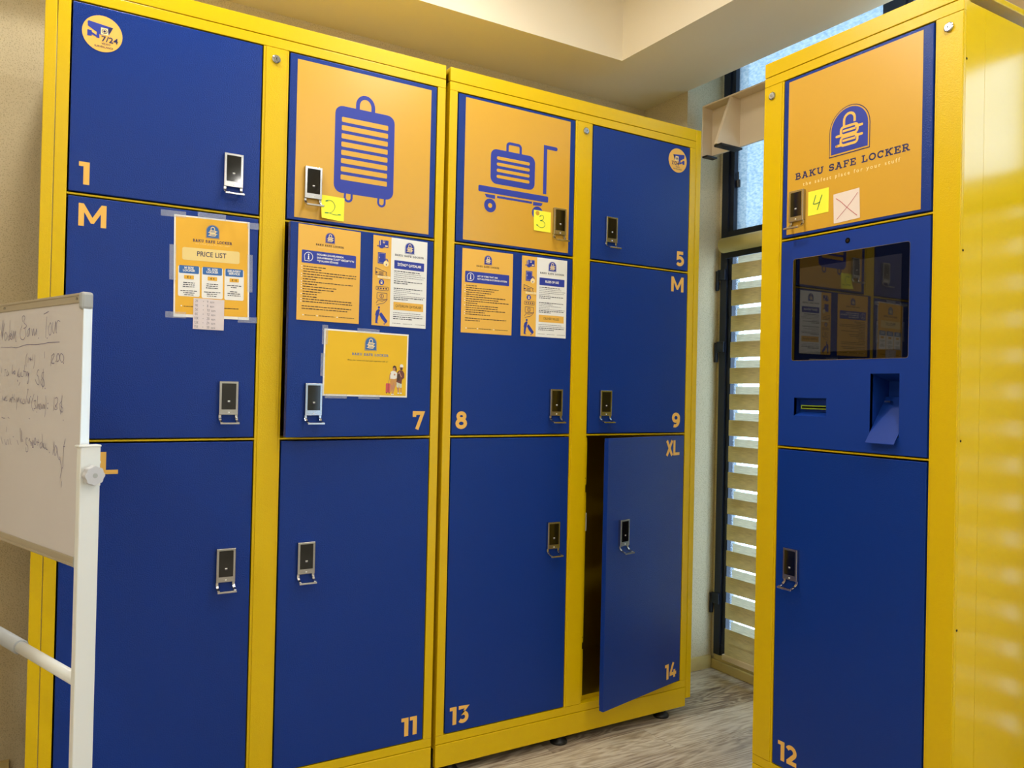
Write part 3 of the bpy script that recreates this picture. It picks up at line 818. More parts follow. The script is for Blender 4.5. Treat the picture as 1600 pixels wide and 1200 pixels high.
# suitcase on door 2
t = decal('square orange sticker with blue upright suitcase above sticky note 2', on_wall(-0.515, 2.368), 0.460, 0.495)
p = MB(); D0 = (-0.515, 2.368); q = lambda x, z: (x-D0[0], z-D0[1]); hh = 0.0006
bx0, bx1, bz0, bz1 = -0.391-D0[0], -0.187-D0[0], 1.970-D0[1], 2.250-D0[1]
p.rrect(bx0, bx1, bz0, bz1, 0.026, 'print_blue', hh)
p.ribbon([q(-0.3165, 2.245)]+[q(*k) for k in arc(-0.290, 2.262, 0.0265, 0.030, 180, 0, 12)]+[q(-0.2635, 2.245)], 0.013, 'print_blue', hh)
for cxw in (-0.342, -0.228):
    c_ = q(cxw, 1.957)
    p.ribbon([(c_[0]-0.010, c_[1]+0.02)]+arc(c_[0], c_[1], 0.0115, 0.0115, 180, 360, 10)+[(c_[0]+0.0115, c_[1]+0.02)], 0.007, 'print_blue', hh)
p.build('suitcase_pictogram', t)
p = MB()
for i in range(8):
    z = 2.207-i*0.0266; a = q(-0.369, z-0.0082); b = q(-0.210, z+0.0082)
    p.rrect(a[0], b[0], a[1], b[1], 0.0035, 'decal_orange', 0.0009)
p.build('suitcase_ribs', t)
# luggage trolley on door 3
t = decal('square orange sticker with blue luggage trolley above sticky note 3', on_wall(0.078, 2.3735), 0.450, 0.501)
p = MB(); D0 = (0.078, 2.3735)
B_ = 'print_blue'
a, b = q(0.183, 2.087), q(0.371, 2.212); p.rrect(a[0], b[0], a[1], b[1], 0.024, B_, hh)
p.ribbon([q(0.2515, 2.21), q(0.2515, 2.228)]+[q(*k) for k in arc(0.262, 2.232, 0.0105, 0.010, 180, 90, 4)]+[q(*k) for k in arc(0.297, 2.232, 0.0105, 0.010, 90, 0, 4)]+[q(0.3075, 2.21)], 0.010, B_, hh)
a, b = q(0.135, 2.051), q(0.4325, 2.0735); p.rrect(a[0], b[0], a[1], b[1], 0.005, B_, hh)
p.ribbon([q(0.416, 2.081), q(0.416, 2.257)], 0.015, B_, hh); p.ribbon([q(0.4085, 2.257), q(0.463, 2.257)], 0.014, B_, hh); p.disc(*q(0.463, 2.257), 0.007, B_, hh)
a, b = q(0.212, 2.037), q(0.361, 2.045); p.rect(a[0], b[0], a[1], b[1], B_, hh)
for wx, sg in ((0.184, -1), (0.386, 1)):
    p.poly([q(wx-sg*0.020, 2.0455), q(wx+sg*0.023, 2.0455), q(wx+sg*0.016, 2.034), q(wx-sg*0.020, 2.032)], B_, hh)
    p.disc(*q(wx, 2.006), 0.0275, 'decal_orange', 0.0008); p.disc(*q(wx, 2.006), 0.0245, B_, 0.0010); p.disc(*q(wx, 2.006), 0.0085, 'decal_orange', 0.0012)
p.build('trolley_pictogram', t)
p = MB()
for i in range(4):
    z = 2.1815-i*0.0222; a = q(0.208, z-0.0058); b = q(0.348, z+0.0058); p.rrect(a[0], b[0], a[1], b[1], 0.0055, 'decal_orange', 0.0009)
p.build('suitcase_ribs', t)
# logo sticker on the terminal cabinet
t = decal('square orange sticker with blue arch padlock logo above sticky note 4', on_c(0.1030, 2.3730), 0.457, 0.500)
p = MB(); logo(p, 0.2275, -0.2875, 0.140, h=0.0006); p.build('padlock_logo', t)
p = MB(); slab(p, 'BAKU SAFE LOCKER', 0.2275, -0.3275, 0.0215, 'print_navy', 0.0006, 0.392); p.build('lettering', t)
p = MB(); p.text('the safest place for your stuff', 0.2275, -0.3520, 0.0165, 'print_pale', 0.0006, bold=0.012, space=1.55, width=0.332); p.build('tagline', t)

# round camera stickers
def cctv(label, cx, cz, flip):
    t = thing('round_sticker', label, 'sticker', (cx, -0.0016, cz), 0, 'round camera stickers on the lockers')
    r = 0.0500
    MB().prism_y(arc(0, 0, r, r, 0, 360, 40)[:-1], -0.0003, 0, 'letter_orange').build('disc', t)
    s = -1 if flip else 1
    T = lambda P: [(p[0]*s, p[1]) for p in P]
    p = MB(); h = 0.0006
    p.poly(T([(-0.037, 0.026), (-0.034, 0.029), (0.026, 0.022), (0.016, 0.000), (-0.004, -0.004), (-0.036, 0.014)]), B_, h)
    p.poly(T([(0.026, 0.022), (0.019, 0.006), (0.012, 0.004), (0.016, 0.021)]), 'print_navy', h+0.0002)
    p.poly(T([(-0.004, 0.017), (0.013, 0.017), (0.015, -0.002), (-0.004, -0.002)]), 'print_pale', h+0.0003)
    p.disc(0.005*s, 0.0075, 0.0068, 'print_navy', h+0.0005); p.disc(0.005*s, 0.0075, 0.0052, 'print_pale', h+0.0007); p.disc(0.005*s, 0.0075, 0.0034, 'print_navy', h+0.0009)
    p.poly(T([(-0.014, 0.004), (-0.008, 0.002), (-0.007, -0.014), (-0.015, -0.014)]), B_, h)
    p.poly(T([(-0.037, 0.004), (-0.026, 0.003), (-0.026, -0.012), (-0.037, -0.013)]), B_, h)
    p.poly(T([(-0.026, -0.001), (-0.010, -0.009), (-0.010, -0.014), (-0.026, -0.008)]), B_, h)
    p.build('camera_pictogram', t)
    p = MB()
    x = -0.026 if flip else 0.0185
    p.text('7/24', (0.0185 if not flip else -0.0135), -0.0205, 0.0215, 'print_navy', h+0.0004, bold=0.014, width=0.041)
    p.text('VIDEO', (0.009 if not flip else 0.0), -0.0295, 0.0075, 'print_navy', h, bold=0.01)
    p.text('SURVEILLANCE', (0.004 if not flip else -0.001), -0.0385, 0.0075, 'print_navy', h, bold=0.01, width=0.046)
    p.build('lettering', t)
cctv('round orange camera sticker on door 1 at top left', -1.0575, 2.3085, False)
cctv('round orange camera sticker on door 5 beside the window', 1.0745, 2.3185, True)

# ------------------------------------------------------------------ posters and notices
W_, H_ = 0.2075, 0.2965
def list_notice(label, place, heads, nlines, seed, tag_mat='print_pale'):
    t = thing('notice_sheet', label, 'notice', place[0], place[1], 'orange and white notices on the middle doors')
    sheet(t, W_, H_, 'sheet_orange')
    h = 0.0007
    p = MB(); logo(p, W_*0.5, -H_*0.168, 0.0325, 'print_blue', 'sheet_orange', 'print_blue', 'print_pale', h); p.build('padlock_logo', t)
    p = MB(); slab(p, 'BAKU SAFE LOCKER', W_*0.5, -H_*0.203, 0.0056, 'print_black', h, W_*0.45)
    p.text('the safest place for your stuff', W_*0.5, -H_*0.222, 0.0048, tag_mat, h, bold=0.0, space=1.4, width=W_*0.38); p.build('lettering', t)
    p = MB(); p.rrect(W_*0.06, W_*0.93, -H_*0.40, -H_*0.266, 0.003, 'print_blue', h)
    icx, icz = W_*0.165, -H_*0.333
    p.ribbon([(icx-0.012, icz-0.0135)]+arc(icx, icz, 0.0135, 0.0135, 200, -110, 20)+[(icx-0.012, icz-0.0135)], 0.0016, 'print_white', h+0.0003)
    p.disc(icx, icz+0.0065, 0.0022, 'print_white', h+0.0003); p.rect(icx-0.0016, icx+0.0016, icz-0.007, icz+0.003, 'print_white', h+0.0003); p.rect(icx-0.0032, icx+0.0032, icz-0.0085, icz-0.0065, 'print_white', h+0.0003)
    n = len(heads); ps = 0.0100
    for i, s in enumerate(heads):
        p.text(s[0], W_*0.295, -H_*0.333+ps*((n-1)/2-i)-0.0024, 0.0082, 'print_white', h+0.0003, align='l', bold=0.018, width=W_*s[1])
    p.build('heading_band', t)
    p = MB(); rd = random.Random(seed)
    z = -H_*0.437; x0 = W_*0.085
    for i in range(nlines):
        lines(p, x0, W_*0.97, z, rd.choice((0.25, 0.33, 0.42, 0.55, 0.62, 0.72, 0.9, 0.97)), 0.0026, 'print_black', h, seed*50+i)
        if rd.random() < 0.75: p.rect(x0-0.006, x0-0.003, z-0.0014, z+0.0014, 'print_white', h)
        z -= H_*0.0262
    z -= H_*0.022
    for fr in (0.92, 0.84 if seed == 1 else 0.34):
        lines(p, x0-0.002, W_*0.96, z, fr, 0.0026, 'print_black', h, seed*90+int(fr*100)); z -= H_*0.026
    z = -H_*0.945
    for xa, xb in ((0.13, 0.29), (0.35, 0.60), (0.67, 0.92)):
        p.disc(W_*(xa-0.03), z, 0.0022, 'print_white', h, n=8); lines(p, W_*xa, W_*xb, z, 1.0, 0.0020, 'print_black', h, int(xa*100))
    p.build('small_print', t)
list_notice('orange notice sheet with blue heading on ajar door 7', on_door7(-0.479, 1.846),
    [('SAXLAMA DOLABLARINDA', 0.43), ('SAXLANMASINA İCAZƏ VERİLMƏYƏN', 0.60), ('ƏŞYALARIN SİYAHISI', 0.34)], 15, 1)
list_notice('orange notice sheet with two-line blue heading on door 8', on_wall(0.0775, 1.8425),
    [('LIST OF ITEMS THAT ARE', 0.40), ('NOT ALLOWED IN STORAGE LOCKERS', 0.59)], 14, 2)

def rules_notice(label, place, h1, h2, seed):
    w, hg = 0.2015, 0.2950
    t = thing('notice_sheet', label, 'notice', place[0], place[1], 'orange and white notices on the middle doors')
    sheet(t, w, hg, 'sheet_white')
    h = 0.0007; X = lambda f: f*w; Z = lambda f: -f*hg
    p = MB(); p.rect(0, X(0.325), -hg, 0, 'sheet_orange', 0.0006); p.build('icon_column', t)
    p = MB(); cx = X(0.16); k = 0.0010
    # parcel on a hand
    p.poly([(X(.10), Z(.125)), (X(.10), Z(.06)), (X(.13), Z(.045)), (X(.27), Z(.045)), (X(.27), Z(.125))], B_, k); p.rect(X(.17), X(.205), Z(.078), Z(.045), 'print_pale', k+.0002); p.rect(X(.178), X(.197), Z(.070), Z(.045), B_, k+.0004)
    p.rect(X(.118), X(.128), Z(.105), Z(.05), 'print_pale', k+.0002); p.disc(X(.145), Z(.122), 0.0085, B_, k+.0003, rz=0.005); p.disc(X(.082), Z(.115), 0.0025, B_, k)
    p.rect(X(.21), X(.255), Z(.115), Z(.100), 'print_pale', k+.0002)
    # locker door with padlock
    p.rect(X(.085), X(.225), Z(.31), Z(.185), B_, k); p.rect(X(.10), X(.215), Z(.30), Z(.195), 'print_pale', k+.0001); p.rect(X(.103), X(.212), Z(.298), Z(.197), B_, k+.0003); p.rect(X(.108), X(.115), Z(.25), Z(.235), 'print_white', k+.0005)
    p.disc(X(.235), Z(.305), 0.0095, 'print_pale', k+.0004); p.ribbon(arc(X(.235), Z(.28), 0.0062, 0.008, 160, 0, 8), 0.0028, B_, k+.0006); p.rect(X(.229), X(.243), Z(.325), Z(.305), B_, k+.0006)
    # ticket
    p.ribbon([(X(.05), Z(.36)), (X(.25), Z(.40)), (X(.235), Z(.42)), (X(.26), Z(.445)), (X(.05), Z(.435))], 0.0016, 'print_navy', k, True)
    for i in range(4): p.rect(X(.105), X(.20-.012*(i % 2)), Z(.402+.011*i), Z(.398+.011*i), 'print_navy', k)
    p.disc(X(.07), Z(.41), 0.003, 'print_navy', k)
    p.rect(X(.085), X(.315), Z(.472), Z(.445), 'print_pale', k+.0006); lines(p, X(.11), X(.29), Z(.459), 0.95, 0.0016, 'letter_orange', k+.0008, 4)
    # padlock badge and code field
    p.disc(cx, Z(.515), 0.0095, B_, k); p.ribbon(arc(cx, Z(.510), 0.0030, 0.0035, 180, 0, 6), 0.0014, 'print_white', k+.0002); p.disc(cx, Z(.524), 0.0038, 'print_pale', k+.0002)
    p.ribbon(rrect(X(.065), X(.285), Z(.605), Z(.565), 0.003), 0.0014, 'print_navy', k, True)
    for i in range(4): p.disc(X(.105+.047*i), Z(.585), 0.0026, 'print_navy', k)
    # banknotes on a hand
    p.ribbon(rrect(X(.085), X(.265), Z(.705), Z(.635), 0.002), 0.0015, 'print_navy', k, True); p.disc(X(.17), Z(.67), 0.0075, 'print_navy', k); p.disc(X(.17), Z(.67), 0.0058, 'sheet_orange', k+.0002); p.rect(X(.166), X(.176), Z(.685), Z(.655), 'print_navy', k+.0004)
    p.ribbon(smooth_path([(X(.07), Z(.755)), (X(.11), Z(.72)), (X(.18), Z(.725)), (X(.27), Z(.70)), (X(.21), Z(.745)), (X(.13), Z(.76)), (X(.08), Z(.775))]), 0.0015, 'print_navy', k)
    p.build('icons', t)
    p = MB(); k = 0.0010      # porter pushing a trolley case
    p.disc(X(.125), Z(.80), 0.0038, B_, k); p.poly([(X(.12), Z(.815)), (X(.075), Z(.84)), (X(.06), Z(.885)), (X(.08), Z(.90)), (X(.12), Z(.90)), (X(.135), Z(.85)), (X(.145), Z(.825))], B_, k)
    p.poly([(X(.07), Z(.895)), (X(.065), Z(.975)), (X(.125), Z(.978)), (X(.10), Z(.965)), (X(.115), Z(.90))], B_, k)
    p.poly([(X(.13), Z(.875)), (X(.165), Z(.85)), (X(.20), Z(.875)), (X(.285), Z(.945)), (X(.25), Z(.975)), (X(.17), Z(.92))], B_, k); p.disc(X(.225), Z(.978), 0.0022, B_, k)
    p.build('porter_pictogram', t)
    c2 = X(.665)
    p = MB(); logo(p, c2, Z(.162), 0.0365, 'print_blue', 'sheet_white', 'print_blue', 'print_pale', h); p.build('padlock_logo', t)
    p = MB(); slab(p, 'BAKU SAFE LOCKER', c2, Z(.200), 0.0062, 'print_black', h, X(.54)); p.text('the safest place for your stuff', c2, Z(.218), 0.0046, 'print_pale', h, space=1.4, width=X(.45)); p.build('lettering', t)
    p = MB(); p.rrect(X(.385), X(.945), Z(.345), Z(.25), 0.002, B_, h); p.text(h1, c2, Z(.309), 0.0120, 'print_white', h+.0003, bold=0.02, width=X(.44 if seed == 1 else .30)); p.build('heading_band', t)
    p = MB(); p.rect(X(.385), X(.945), Z(.81), Z(.72), 'sheet_orange', h); p.text(h2, c2, Z(.777), 0.0120, 'print_black', h+.0003, bold=0.0, width=X(.48 if seed == 1 else .34)); p.build('subheading_band', t)
    p = MB(); x0, x1 = X(.385), X(.985)
    z = .372
    for i, fr in enumerate((.80, .84, .97, .92, .40, .90, .42)): lines(p, x0, x1, Z(z), fr, 0.0026 if i in (0, 5, 6) else 0.0018, 'print_black' if i in (0, 5, 6) else 'ink_grey', h, seed*30+i); z += .0225
    z += .036
    for i, fr in enumerate((.90, .52, .82, .40, .97, .92, .44)): lines(p, x0, x1, Z(z), fr, 0.0026 if i in (0, 5, 6) else 0.0018, 'print_black' if i in (0, 5, 6) else 'ink_grey', h, seed*40+i); z += .0205
    z = .842
    for i, fr in enumerate((.86, .96, .94, .60)): lines(p, x0, x1, Z(z), fr, 0.0018 if i < 2 else 0.0026, 'ink_grey' if i < 2 else 'print_black', h, seed*60+i); z += .0225
    for xa, xb in ((.37, .52), (.57, .74), (.80, .985)): lines(p, X(xa), X(xb), Z(.962), 1, 0.0015, 'ink_grey', h, int(xa*99))
    p.build('small_print', t)
rules_notice('white notice with orange icon column on ajar door 7', on_door7(-0.2265, 1.8445), 'İSTİFADƏ QAYDALARI', 'ÇATDIRILMA QAYDALARI', 1)
rules_notice('white notice with orange icon column on door 8', on_wall(0.3240, 1.8425), 'RULES OF USE', 'DELIVERY RULES', 2)

# price list taped to the left middle door
PW, PH = 0.2125, 0.2965
t = thing('price_poster', 'orange price list poster taped to blue door beside the whiteboard', 'poster', (-0.8615, -0.0016, 1.8345), 0)
t.rotation_euler = (0, R(-0.9), 0)
sheet(t, PW, PH, 'paper_white', border=(0.0042, 0.0085, 'paper_orange'))
h = 0.0009; X = lambda f: f*PW; Z = lambda f: -f*PH
p = MB(); logo(p, X(.5), Z(.203), 0.0385, 'print_steel', 'paper_orange', 'print_steel', 'print_pale', h); p.build('padlock_logo', t)
p = MB(); slab(p, 'BAKU SAFE LOCKER', X(.5), Z(.250), 0.0080, 'print_navy', h, X(.52)); p.text('the safest place for your stuff', X(.5), Z(.272), 0.0055, 'print_pale', h, space=1.4, width=X(.45)); p.build('lettering', t)
p = MB(); p.rrect(X(.105), X(.865), Z(.437), Z(.312), 0.006, 'print_cream', h); p.text('PRICE LIST', X(.49), Z(.390), 0.0205, 'print_navy', h+.0003, bold=0.006, width=X(.385)); p.build('title_plate', t)
for i, (xa, xb, hd, chip, nl) in enumerate(((.055, .335, ('M SIZE', 'LOCKER'), '€ 2', ((.62, .62, .66), (.9, .6, .5))), (.360, .640, ('XL SIZE', 'LOCKER'), '€ 4', ((.62, .66, .70), (.9, .6, .55))), (.662, .925, ('DELIVERY', 'SERVICE'), '€ 10', ((.86, .4), (.5, .8, .78))))):
    zo = 0.0 if i == 0 else (0.008 if i == 1 else 0.012)
    p = MB(); p.rrect(X(xa), X(xb), Z(.795+zo), Z(.495), 0.005, 'paper_white', h)
    p.rrect(X(xa+.012), X(xb-.012), Z(.568), Z(.492), 0.003, 'print_steel', h+.0003)
    cc = X((xa+xb)/2)
    for j, s in enumerate(hd): p.text(s, cc, Z(.524+.026*j), 0.0088, 'print_white', h+.0006, bold=0.02)
    p.rrect(cc-X(.063), cc+X(.063), Z(.624), Z(.586), 0.0015, 'paper_orange', h+.0003); p.text(chip, cc, Z(.614), 0.0078, 'print_black', h+.0006, bold=0.015)
    z = .660
    for g_ in nl:
        for fr in g_: lines(p, X(xa+.02), X(xb-.02), Z(z), fr, 0.0022, 'print_black', h+.0003, i*10+int(z*500), 'c'); z += .0195
        z += .022
    p.build('price_card', t)
p = MB(); lines(p, X(.13), X(.30), Z(.893), 1, .002, 'print_black', h, 3); lines(p, X(.66), X(.87), Z(.893), 1, .002, 'print_black', h, 5); p.disc(X(.10), Z(.89), 0.002, 'print_white', h); p.build('small_print', t)
for (xa, xb, za, zb) in ((-.036, .032, .010, -.008), (.064, .143, .014, -.004), (.205, .240, -.001, -.020), (-.012, .006, -.088, -.190), (.206, .222, -.098, -.212), (-.022, .034, -.282, -.300), (.180, .236, -.288, -.305)):
    MB().box(xa, xb, -0.0013, -0.0010, zb, za, 'tape').build('tape_strip', t)

# handwriting strokes
def stroke_text(mb, s, x, z, H, w, m, h, adv=0.62, seed=1):
    rd = random.Random(seed)
    G = {'0': [arc(.25,.5,.22,.5,90,450,10)], '1': [[(.12,.75),(.3,1),(.26,0)]], '2': [[(.05,.8),(.2,1),(.42,.85),(.3,.45),(.02,0),(.48,.03)]], '3': [[(.05,.95),(.3,1),(.42,.8),(.2,.55),(.45,.3),(.3,0),(.03,.1)]],
         '4': [[(.1,1),(.03,.45),(.42,.45)], [(.38,.85),(.3,0)]], '5': [[(.45,1),(.12,1),(.08,.6),(.38,.55),(.42,.15),(.15,0),(.02,.12)]], '6': [[(.4,1),(.1,.6),(.05,.2),(.25,0),(.42,.25),(.25,.45),(.07,.3)]], '8': [[(.25,.5),(.05,.75),(.25,1),(.42,.75),(.25,.5),(.03,.25),(.25,0),(.45,.25),(.25,.5)]],
         '€': [arc(.35,.5,.28,.45,50,310,9), [(0,.58),(.42,.58)], [(0,.40),(.38,.40)]], '=': [[(.05,.58),(.4,.58)], [(.05,.38),(.4,.38)]],
         'a': [[(.4,.55),(.1,.5),(.1,.05),(.38,.15),(.4,.55),(.42,0)]], 'z': [[(.05,.5),(.4,.52),(.05,0),(.42,.02)]], 'n': [[(.08,.5),(.08,0)], [(.08,.4),(.25,.55),(.38,.4),(.42,0)]], ' ': []}
    for c in s:
        for st in G.get(c, []):
            mb.ribbon(smooth_path([(x+p_[0]*H*.9+rd.uniform(-.02,.02)*H, z+p_[1]*H+rd.uniform(-.02,.02)*H) for p_ in st], 3), w, m, h)
        x += adv*H*(0.9 if c != ' ' else 1.0)
t = thing('paper_slip', 'small white handwritten paper slip at the bottom of the price list', 'paper', (-0.8035, -0.0032, 1.5960), 0)
sheet(t, 0.0865, 0.0905, 'paper_slip', 0.0003)
p = MB()
for i, (a_, b_, c_) in enumerate((('2€', '=', '4 azn'), ('4€', '=', '8 azn'), ('5€', '=', '10 azn'), ('6€', '=', '12 azn'), ('10€', '=', '20 azn'), ('12€', '=', '24 azn'), ('15€', '=', '30 azn'))):
    z = -0.0115-i*0.0126
    for s_, xx in ((a_, 0.003 if len(a_) > 2 else 0.005), (b_, 0.026), (c_, 0.038)): stroke_text(p, s_, xx, z, 0.0072, 0.0007, 'ink_grey', 0.0006, seed=i*7+int(xx*1000))
p.build('handwriting', t)

# landscape poster on the ajar door
LW, LH = 0.2985, 0.2115
t = thing('photo_poster', 'landscape yellow poster with two travellers taped to door 7', 'poster', *on_door7(-0.3875, 1.5280))
t.rotation_euler = (0, R(0.4), R(4.6))
sheet(t, LW, LH, 'paper_white', border=(0.0050, 0.0050, 'paper_yellow'))
X = lambda f: f*LW; Z = lambda f: -f*LH
p = MB(); logo(p, X(.538), Z(.292), 0.0435, 'print_steel', 'paper_yellow', 'print_steel', 'print_pale', h); p.build('padlock_logo', t)
p = MB(); slab(p, 'BAKU SAFE LOCKER', X(.538), Z(.372), 0.0078, 'print_steel', h, X(.435)); p.text('the safest place for your stuff', X(.538), Z(.412), 0.0062, 'letter_orange', h, space=1.4, width=X(.37)); p.text('Write your review and share your experience with us!', X(.51), Z(.458), 0.0068, 'print_black', h, shear=0.2, width=X(.48)); p.build('lettering', t)
def travellers(t):
    P_ = lambda L: [(X(a), Z(b)) for a, b in L]
    k = h
    p = MB()
    p.poly(P_([(.785,.74),(.86,.74),(.852,.82),(.835,.90),(.825,.95),(.812,.95),(.815,.87),(.80,.93),(.792,.93)]), 'skin', k)
    p.poly(P_([(.785,.70),(.86,.70),(.868,.80),(.842,.82),(.828,.76),(.815,.82),(.790,.80)]), 'cloth_tan', k+.0002)
    p.poly(P_([(.79,.60),(.815,.585),(.84,.59),(.868,.62),(.866,.70),(.835,.715),(.785,.71),(.778,.66)]), 'cloth_white', k+.0003)
    p.disc(X(.832), Z(.555), 0.0058, 'skin', k+.0004, rz=0.0072); p.poly(P_([(.812,.52),(.83,.50),(.852,.515),(.862,.56),(.858,.60),(.845,.58),(.842,.535),(.82,.535),(.812,.56)]), 'hair_dark', k+.0006)
    p.ribbon(P_([(.79,.62),(.777,.66),(.780,.70)]), 0.003, 'skin', k+.0004); p.disc(X(.836), Z(.645), 0.003, 'skin', k+.0005); p.disc(X(.808), Z(.955), 0.003, 'cloth_white', k+.0003, rz=.0018); p.disc(X(.825), Z(.955), 0.003, 'cloth_white', k+.0003, rz=.0018)
    p.build('woman_print', t)
    p = MB()
    p.poly(P_([(.87,.84),(.885,.93),(.895,.93),(.90,.84),(.915,.84),(.918,.93),(.93,.93),(.928,.84)]), 'skin', k)
    p.poly(P_([(.862,.745),(.928,.745),(.93,.845),(.902,.85),(.897,.79),(.89,.85),(.866,.84)]), 'cloth_mint', k+.0002)
    p.poly(P_([(.872,.60),(.895,.575),(.935,.575),(.958,.62),(.958,.69),(.932,.72),(.926,.79),(.905,.78),(.862,.76),(.866,.66)]), 'cloth_brown', k+.0003)
    p.poly(P_([(.873,.60),(.89,.58),(.90,.60),(.905,.66),(.90,.74),(.868,.735)]), 'hair_dark', k+.0004)
    p.disc(X(.919), Z(.535), 0.0062, 'skin', k+.0004, rz=0.0078); p.poly(P_([(.897,.52),(.902,.485),(.925,.475),(.942,.495),(.942,.525)]), 'cloth_white', k+.0006); p.poly(P_([(.905,.535),(.93,.525),(.935,.56),(.918,.575),(.904,.56)]), 'hair_dark', k+.0006)
    p.ribbon(P_([(.885,.63),(.895,.60),(.915,.66),(.925,.68)]), 0.0035, 'skin', k+.0006); p.disc(X(.888), Z(.935), 0.0035, 'cloth_white', k+.0003, rz=.002); p.disc(X(.922), Z(.935), 0.0035, 'cloth_white', k+.0003, rz=.002)
    p.build('man_print', t)
    p = MB(); p.rrect(X(.733), X(.787), Z(.93), Z(.785), 0.002, 'case_pink', k); p.rect(X(.758), X(.764), Z(.93), Z(.785), 'cloth_brown', k+.0002); p.ribbon(P_([(.765,.785),(.778,.68)]), 0.0012, 'ink_grey', k); p.disc(X(.742), Z(.935), 0.0018, 'print_black', k); p.disc(X(.778), Z(.935), 0.0018, 'print_black', k); p.build('suitcase_print', t)
travellers(t)
for (xa, xb, za, zb) in ((-.007, .012, .011, -.050), (.112, .190, .009, -.004), (-.009, .005, -.078, -.150), (.008, .082, -.205, -.219), (.122, .198, -.205, -.219)):
    MB().box(xa, xb, -0.0013, -0.0010, zb, za, 'tape').build('tape_strip', t)

# sticky notes
def note(label, place, m, w, hgt, strokes, ink, sw, tilt=0.0, curl=0.0, cat='note', name='sticky_note'):
    t = thing(name, label, cat, *place)
    t.rotation_euler = (0, R(tilt), place[1])
    nx, nz = 8, 8
    vs = []; fs = []
    bend = lambda u, v: 0.0012+curl*max(0.0, (1-u)*0.8+(1-v)*0.9-0.75)**2
    for j in range(nz+1):
        for i in range(nx+1):
            u, v = i/nx, j/nz
            vs.append((u*w, -bend(u, v), (v-1)*hgt))
    for j in range(nz):
        for i in range(nx): k = j*(nx+1)+i; fs.append((k, k+1, k+nx+2, k+nx+1))
    MB().add(vs, fs, m).build('sheet', t, smooth=True)
    p = MB()
    for st, k in strokes:
        pts = smooth_path([(a*w, (b-1)*hgt) for a, b in st], 6)
        s0 = len(p.v); p.ribbon(pts, sw*k, ink, 0.0)
        for q_ in range(s0, len(p.v)):
            x_, y_, z_ = p.v[q_]; p.v[q_] = (x_, -bend(x_/w, 1+z_/hgt)-0.0006, z_)
    p.build('handwriting', t)
    return t
note('yellow sticky note with green number 2 on suitcase sticker', on_wall(-0.4305, 1.9545), 'note_yellow', 0.0765, 0.0755,
     [([(.20,.74),(.27,.80),(.45,.80),(.58,.66),(.58,.50),(.48,.34),(.36,.26)], 1), ([(.16,.25),(.36,.27),(.55,.23),(.70,.24),(.84,.27)], 1), ([(.19,.76),(.29,.79)], 2.2), ([(.15,.245),(.30,.265)], 2.2), ([(.74,.255),(.86,.27)], 1.8)], 'ink_green', 0.0016, 1.0, 0.016)
note('yellow sticky note with green number 3 beside lock handle', on_wall(0.3695, 2.0165), 'note_yellow', 0.0765, 0.0765,
     [([(.34,.70),(.42,.78),(.52,.78),(.58,.68),(.50,.56),(.38,.52)], 1), ([(.38,.52),(.56,.50),(.66,.36),(.58,.22),(.40,.18),(.24,.25),(.16,.30)], 1), ([(.34,.71),(.40,.76)], 2), ([(.37,.52),(.50,.545)], 2), ([(.15,.29),(.25,.26)], 2.4)], 'ink_green', 0.0016, 0.0, 0.003)
note('yellow sticky note with green number 4 on the terminal cabinet', on_c(0.1865, 1.9965), 'note_yellow', 0.0760, 0.0765,
     [([(.38,.80),(.32,.62),(.26,.45)], 1.5), ([(.26,.45),(.40,.44),(.60,.48)], 1.5), ([(.68,.76),(.58,.50),(.46,.18)], 1.5)], 'ink_green', 0.0018, 0.0, 0.0)
note('white paper square with red cross on the terminal cabinet', on_c(0.2790, 1.9700), 'paper_pink', 0.0900, 0.0905,
     [([(.10,.84),(.30,.68),(.55,.42),(.90,.10)], 1.2), ([(.94,.86),(.60,.52),(.12,.12)], 0.9)], 'ink_red', 0.0014, -2.0, 0.0, 'paper', 'paper_square')

# ------------------------------------------------------------------ whiteboard on a stand
WB = thing('mobile_whiteboard', 'mobile whiteboard with handwritten tour prices on a white stand', 'whiteboard', (-1.110, -0.533, 0.0), R(-70.4))
BZ0, BZ1, BW = 0.944, 1.536, 0.90
MB().box(-BW+0.01, -0.006, 0.002, 0.014, BZ0+0.012, BZ1-0.012, 'board_white').build('board_panel', WB)
f_ = MB(); f_.box(-BW, 0, -0.001, 0.020, BZ1-0.021, BZ1-0.002, 'alu_beige'); f_.box(-BW, 0, -0.003, 0.020, BZ1-0.006, BZ1, 'alu_beige'); f_.build('top_frame', WB, bevel=0.0015)
f_ = MB(); f_.box(-BW, 0, -0.001, 0.020, BZ0+0.002, BZ0+0.020, 'alu_beige'); f_.box(-BW, 0, -0.003, 0.020, BZ0, BZ0+0.006, 'alu_beige'); f_.build('bottom_frame', WB, bevel=0.0015)
f_ = MB(); f_.box(-0.004, 0.0, 0.001, 0.0195, BZ0, BZ1-0.03, 'alu_white'); f_.box(-0.010, -0.004, 0.004, 0.018, BZ0, BZ1-0.03, 'alu_beige'); f_.build('side_frame', WB, bevel=0.0006)
MB().box(-BW-0.002, -BW+0.012, 0.001, 0.0195, BZ0, BZ1, 'alu_white').build('side_frame', WB, bevel=0.001)
for z0_, z1_ in ((BZ1-0.036, BZ1+0.002), (BZ0-0.002, BZ0+0.026)):
    c_ = MB(); c_.box(-0.016 if z0_ > 1.2 else -0.012, 0.0025, -0.005, 0.0215, z0_, z1_, 'grey_plastic'); c_.build('corner_cap', WB, bevel=0.006)
for xs_ in (-0.028, -0.455):
    MB().cyl((xs_, 0.0, BZ1-0.012), (xs_, -0.004, BZ1-0.012), 0.003, 'chrome', n=10).build('screw', WB)
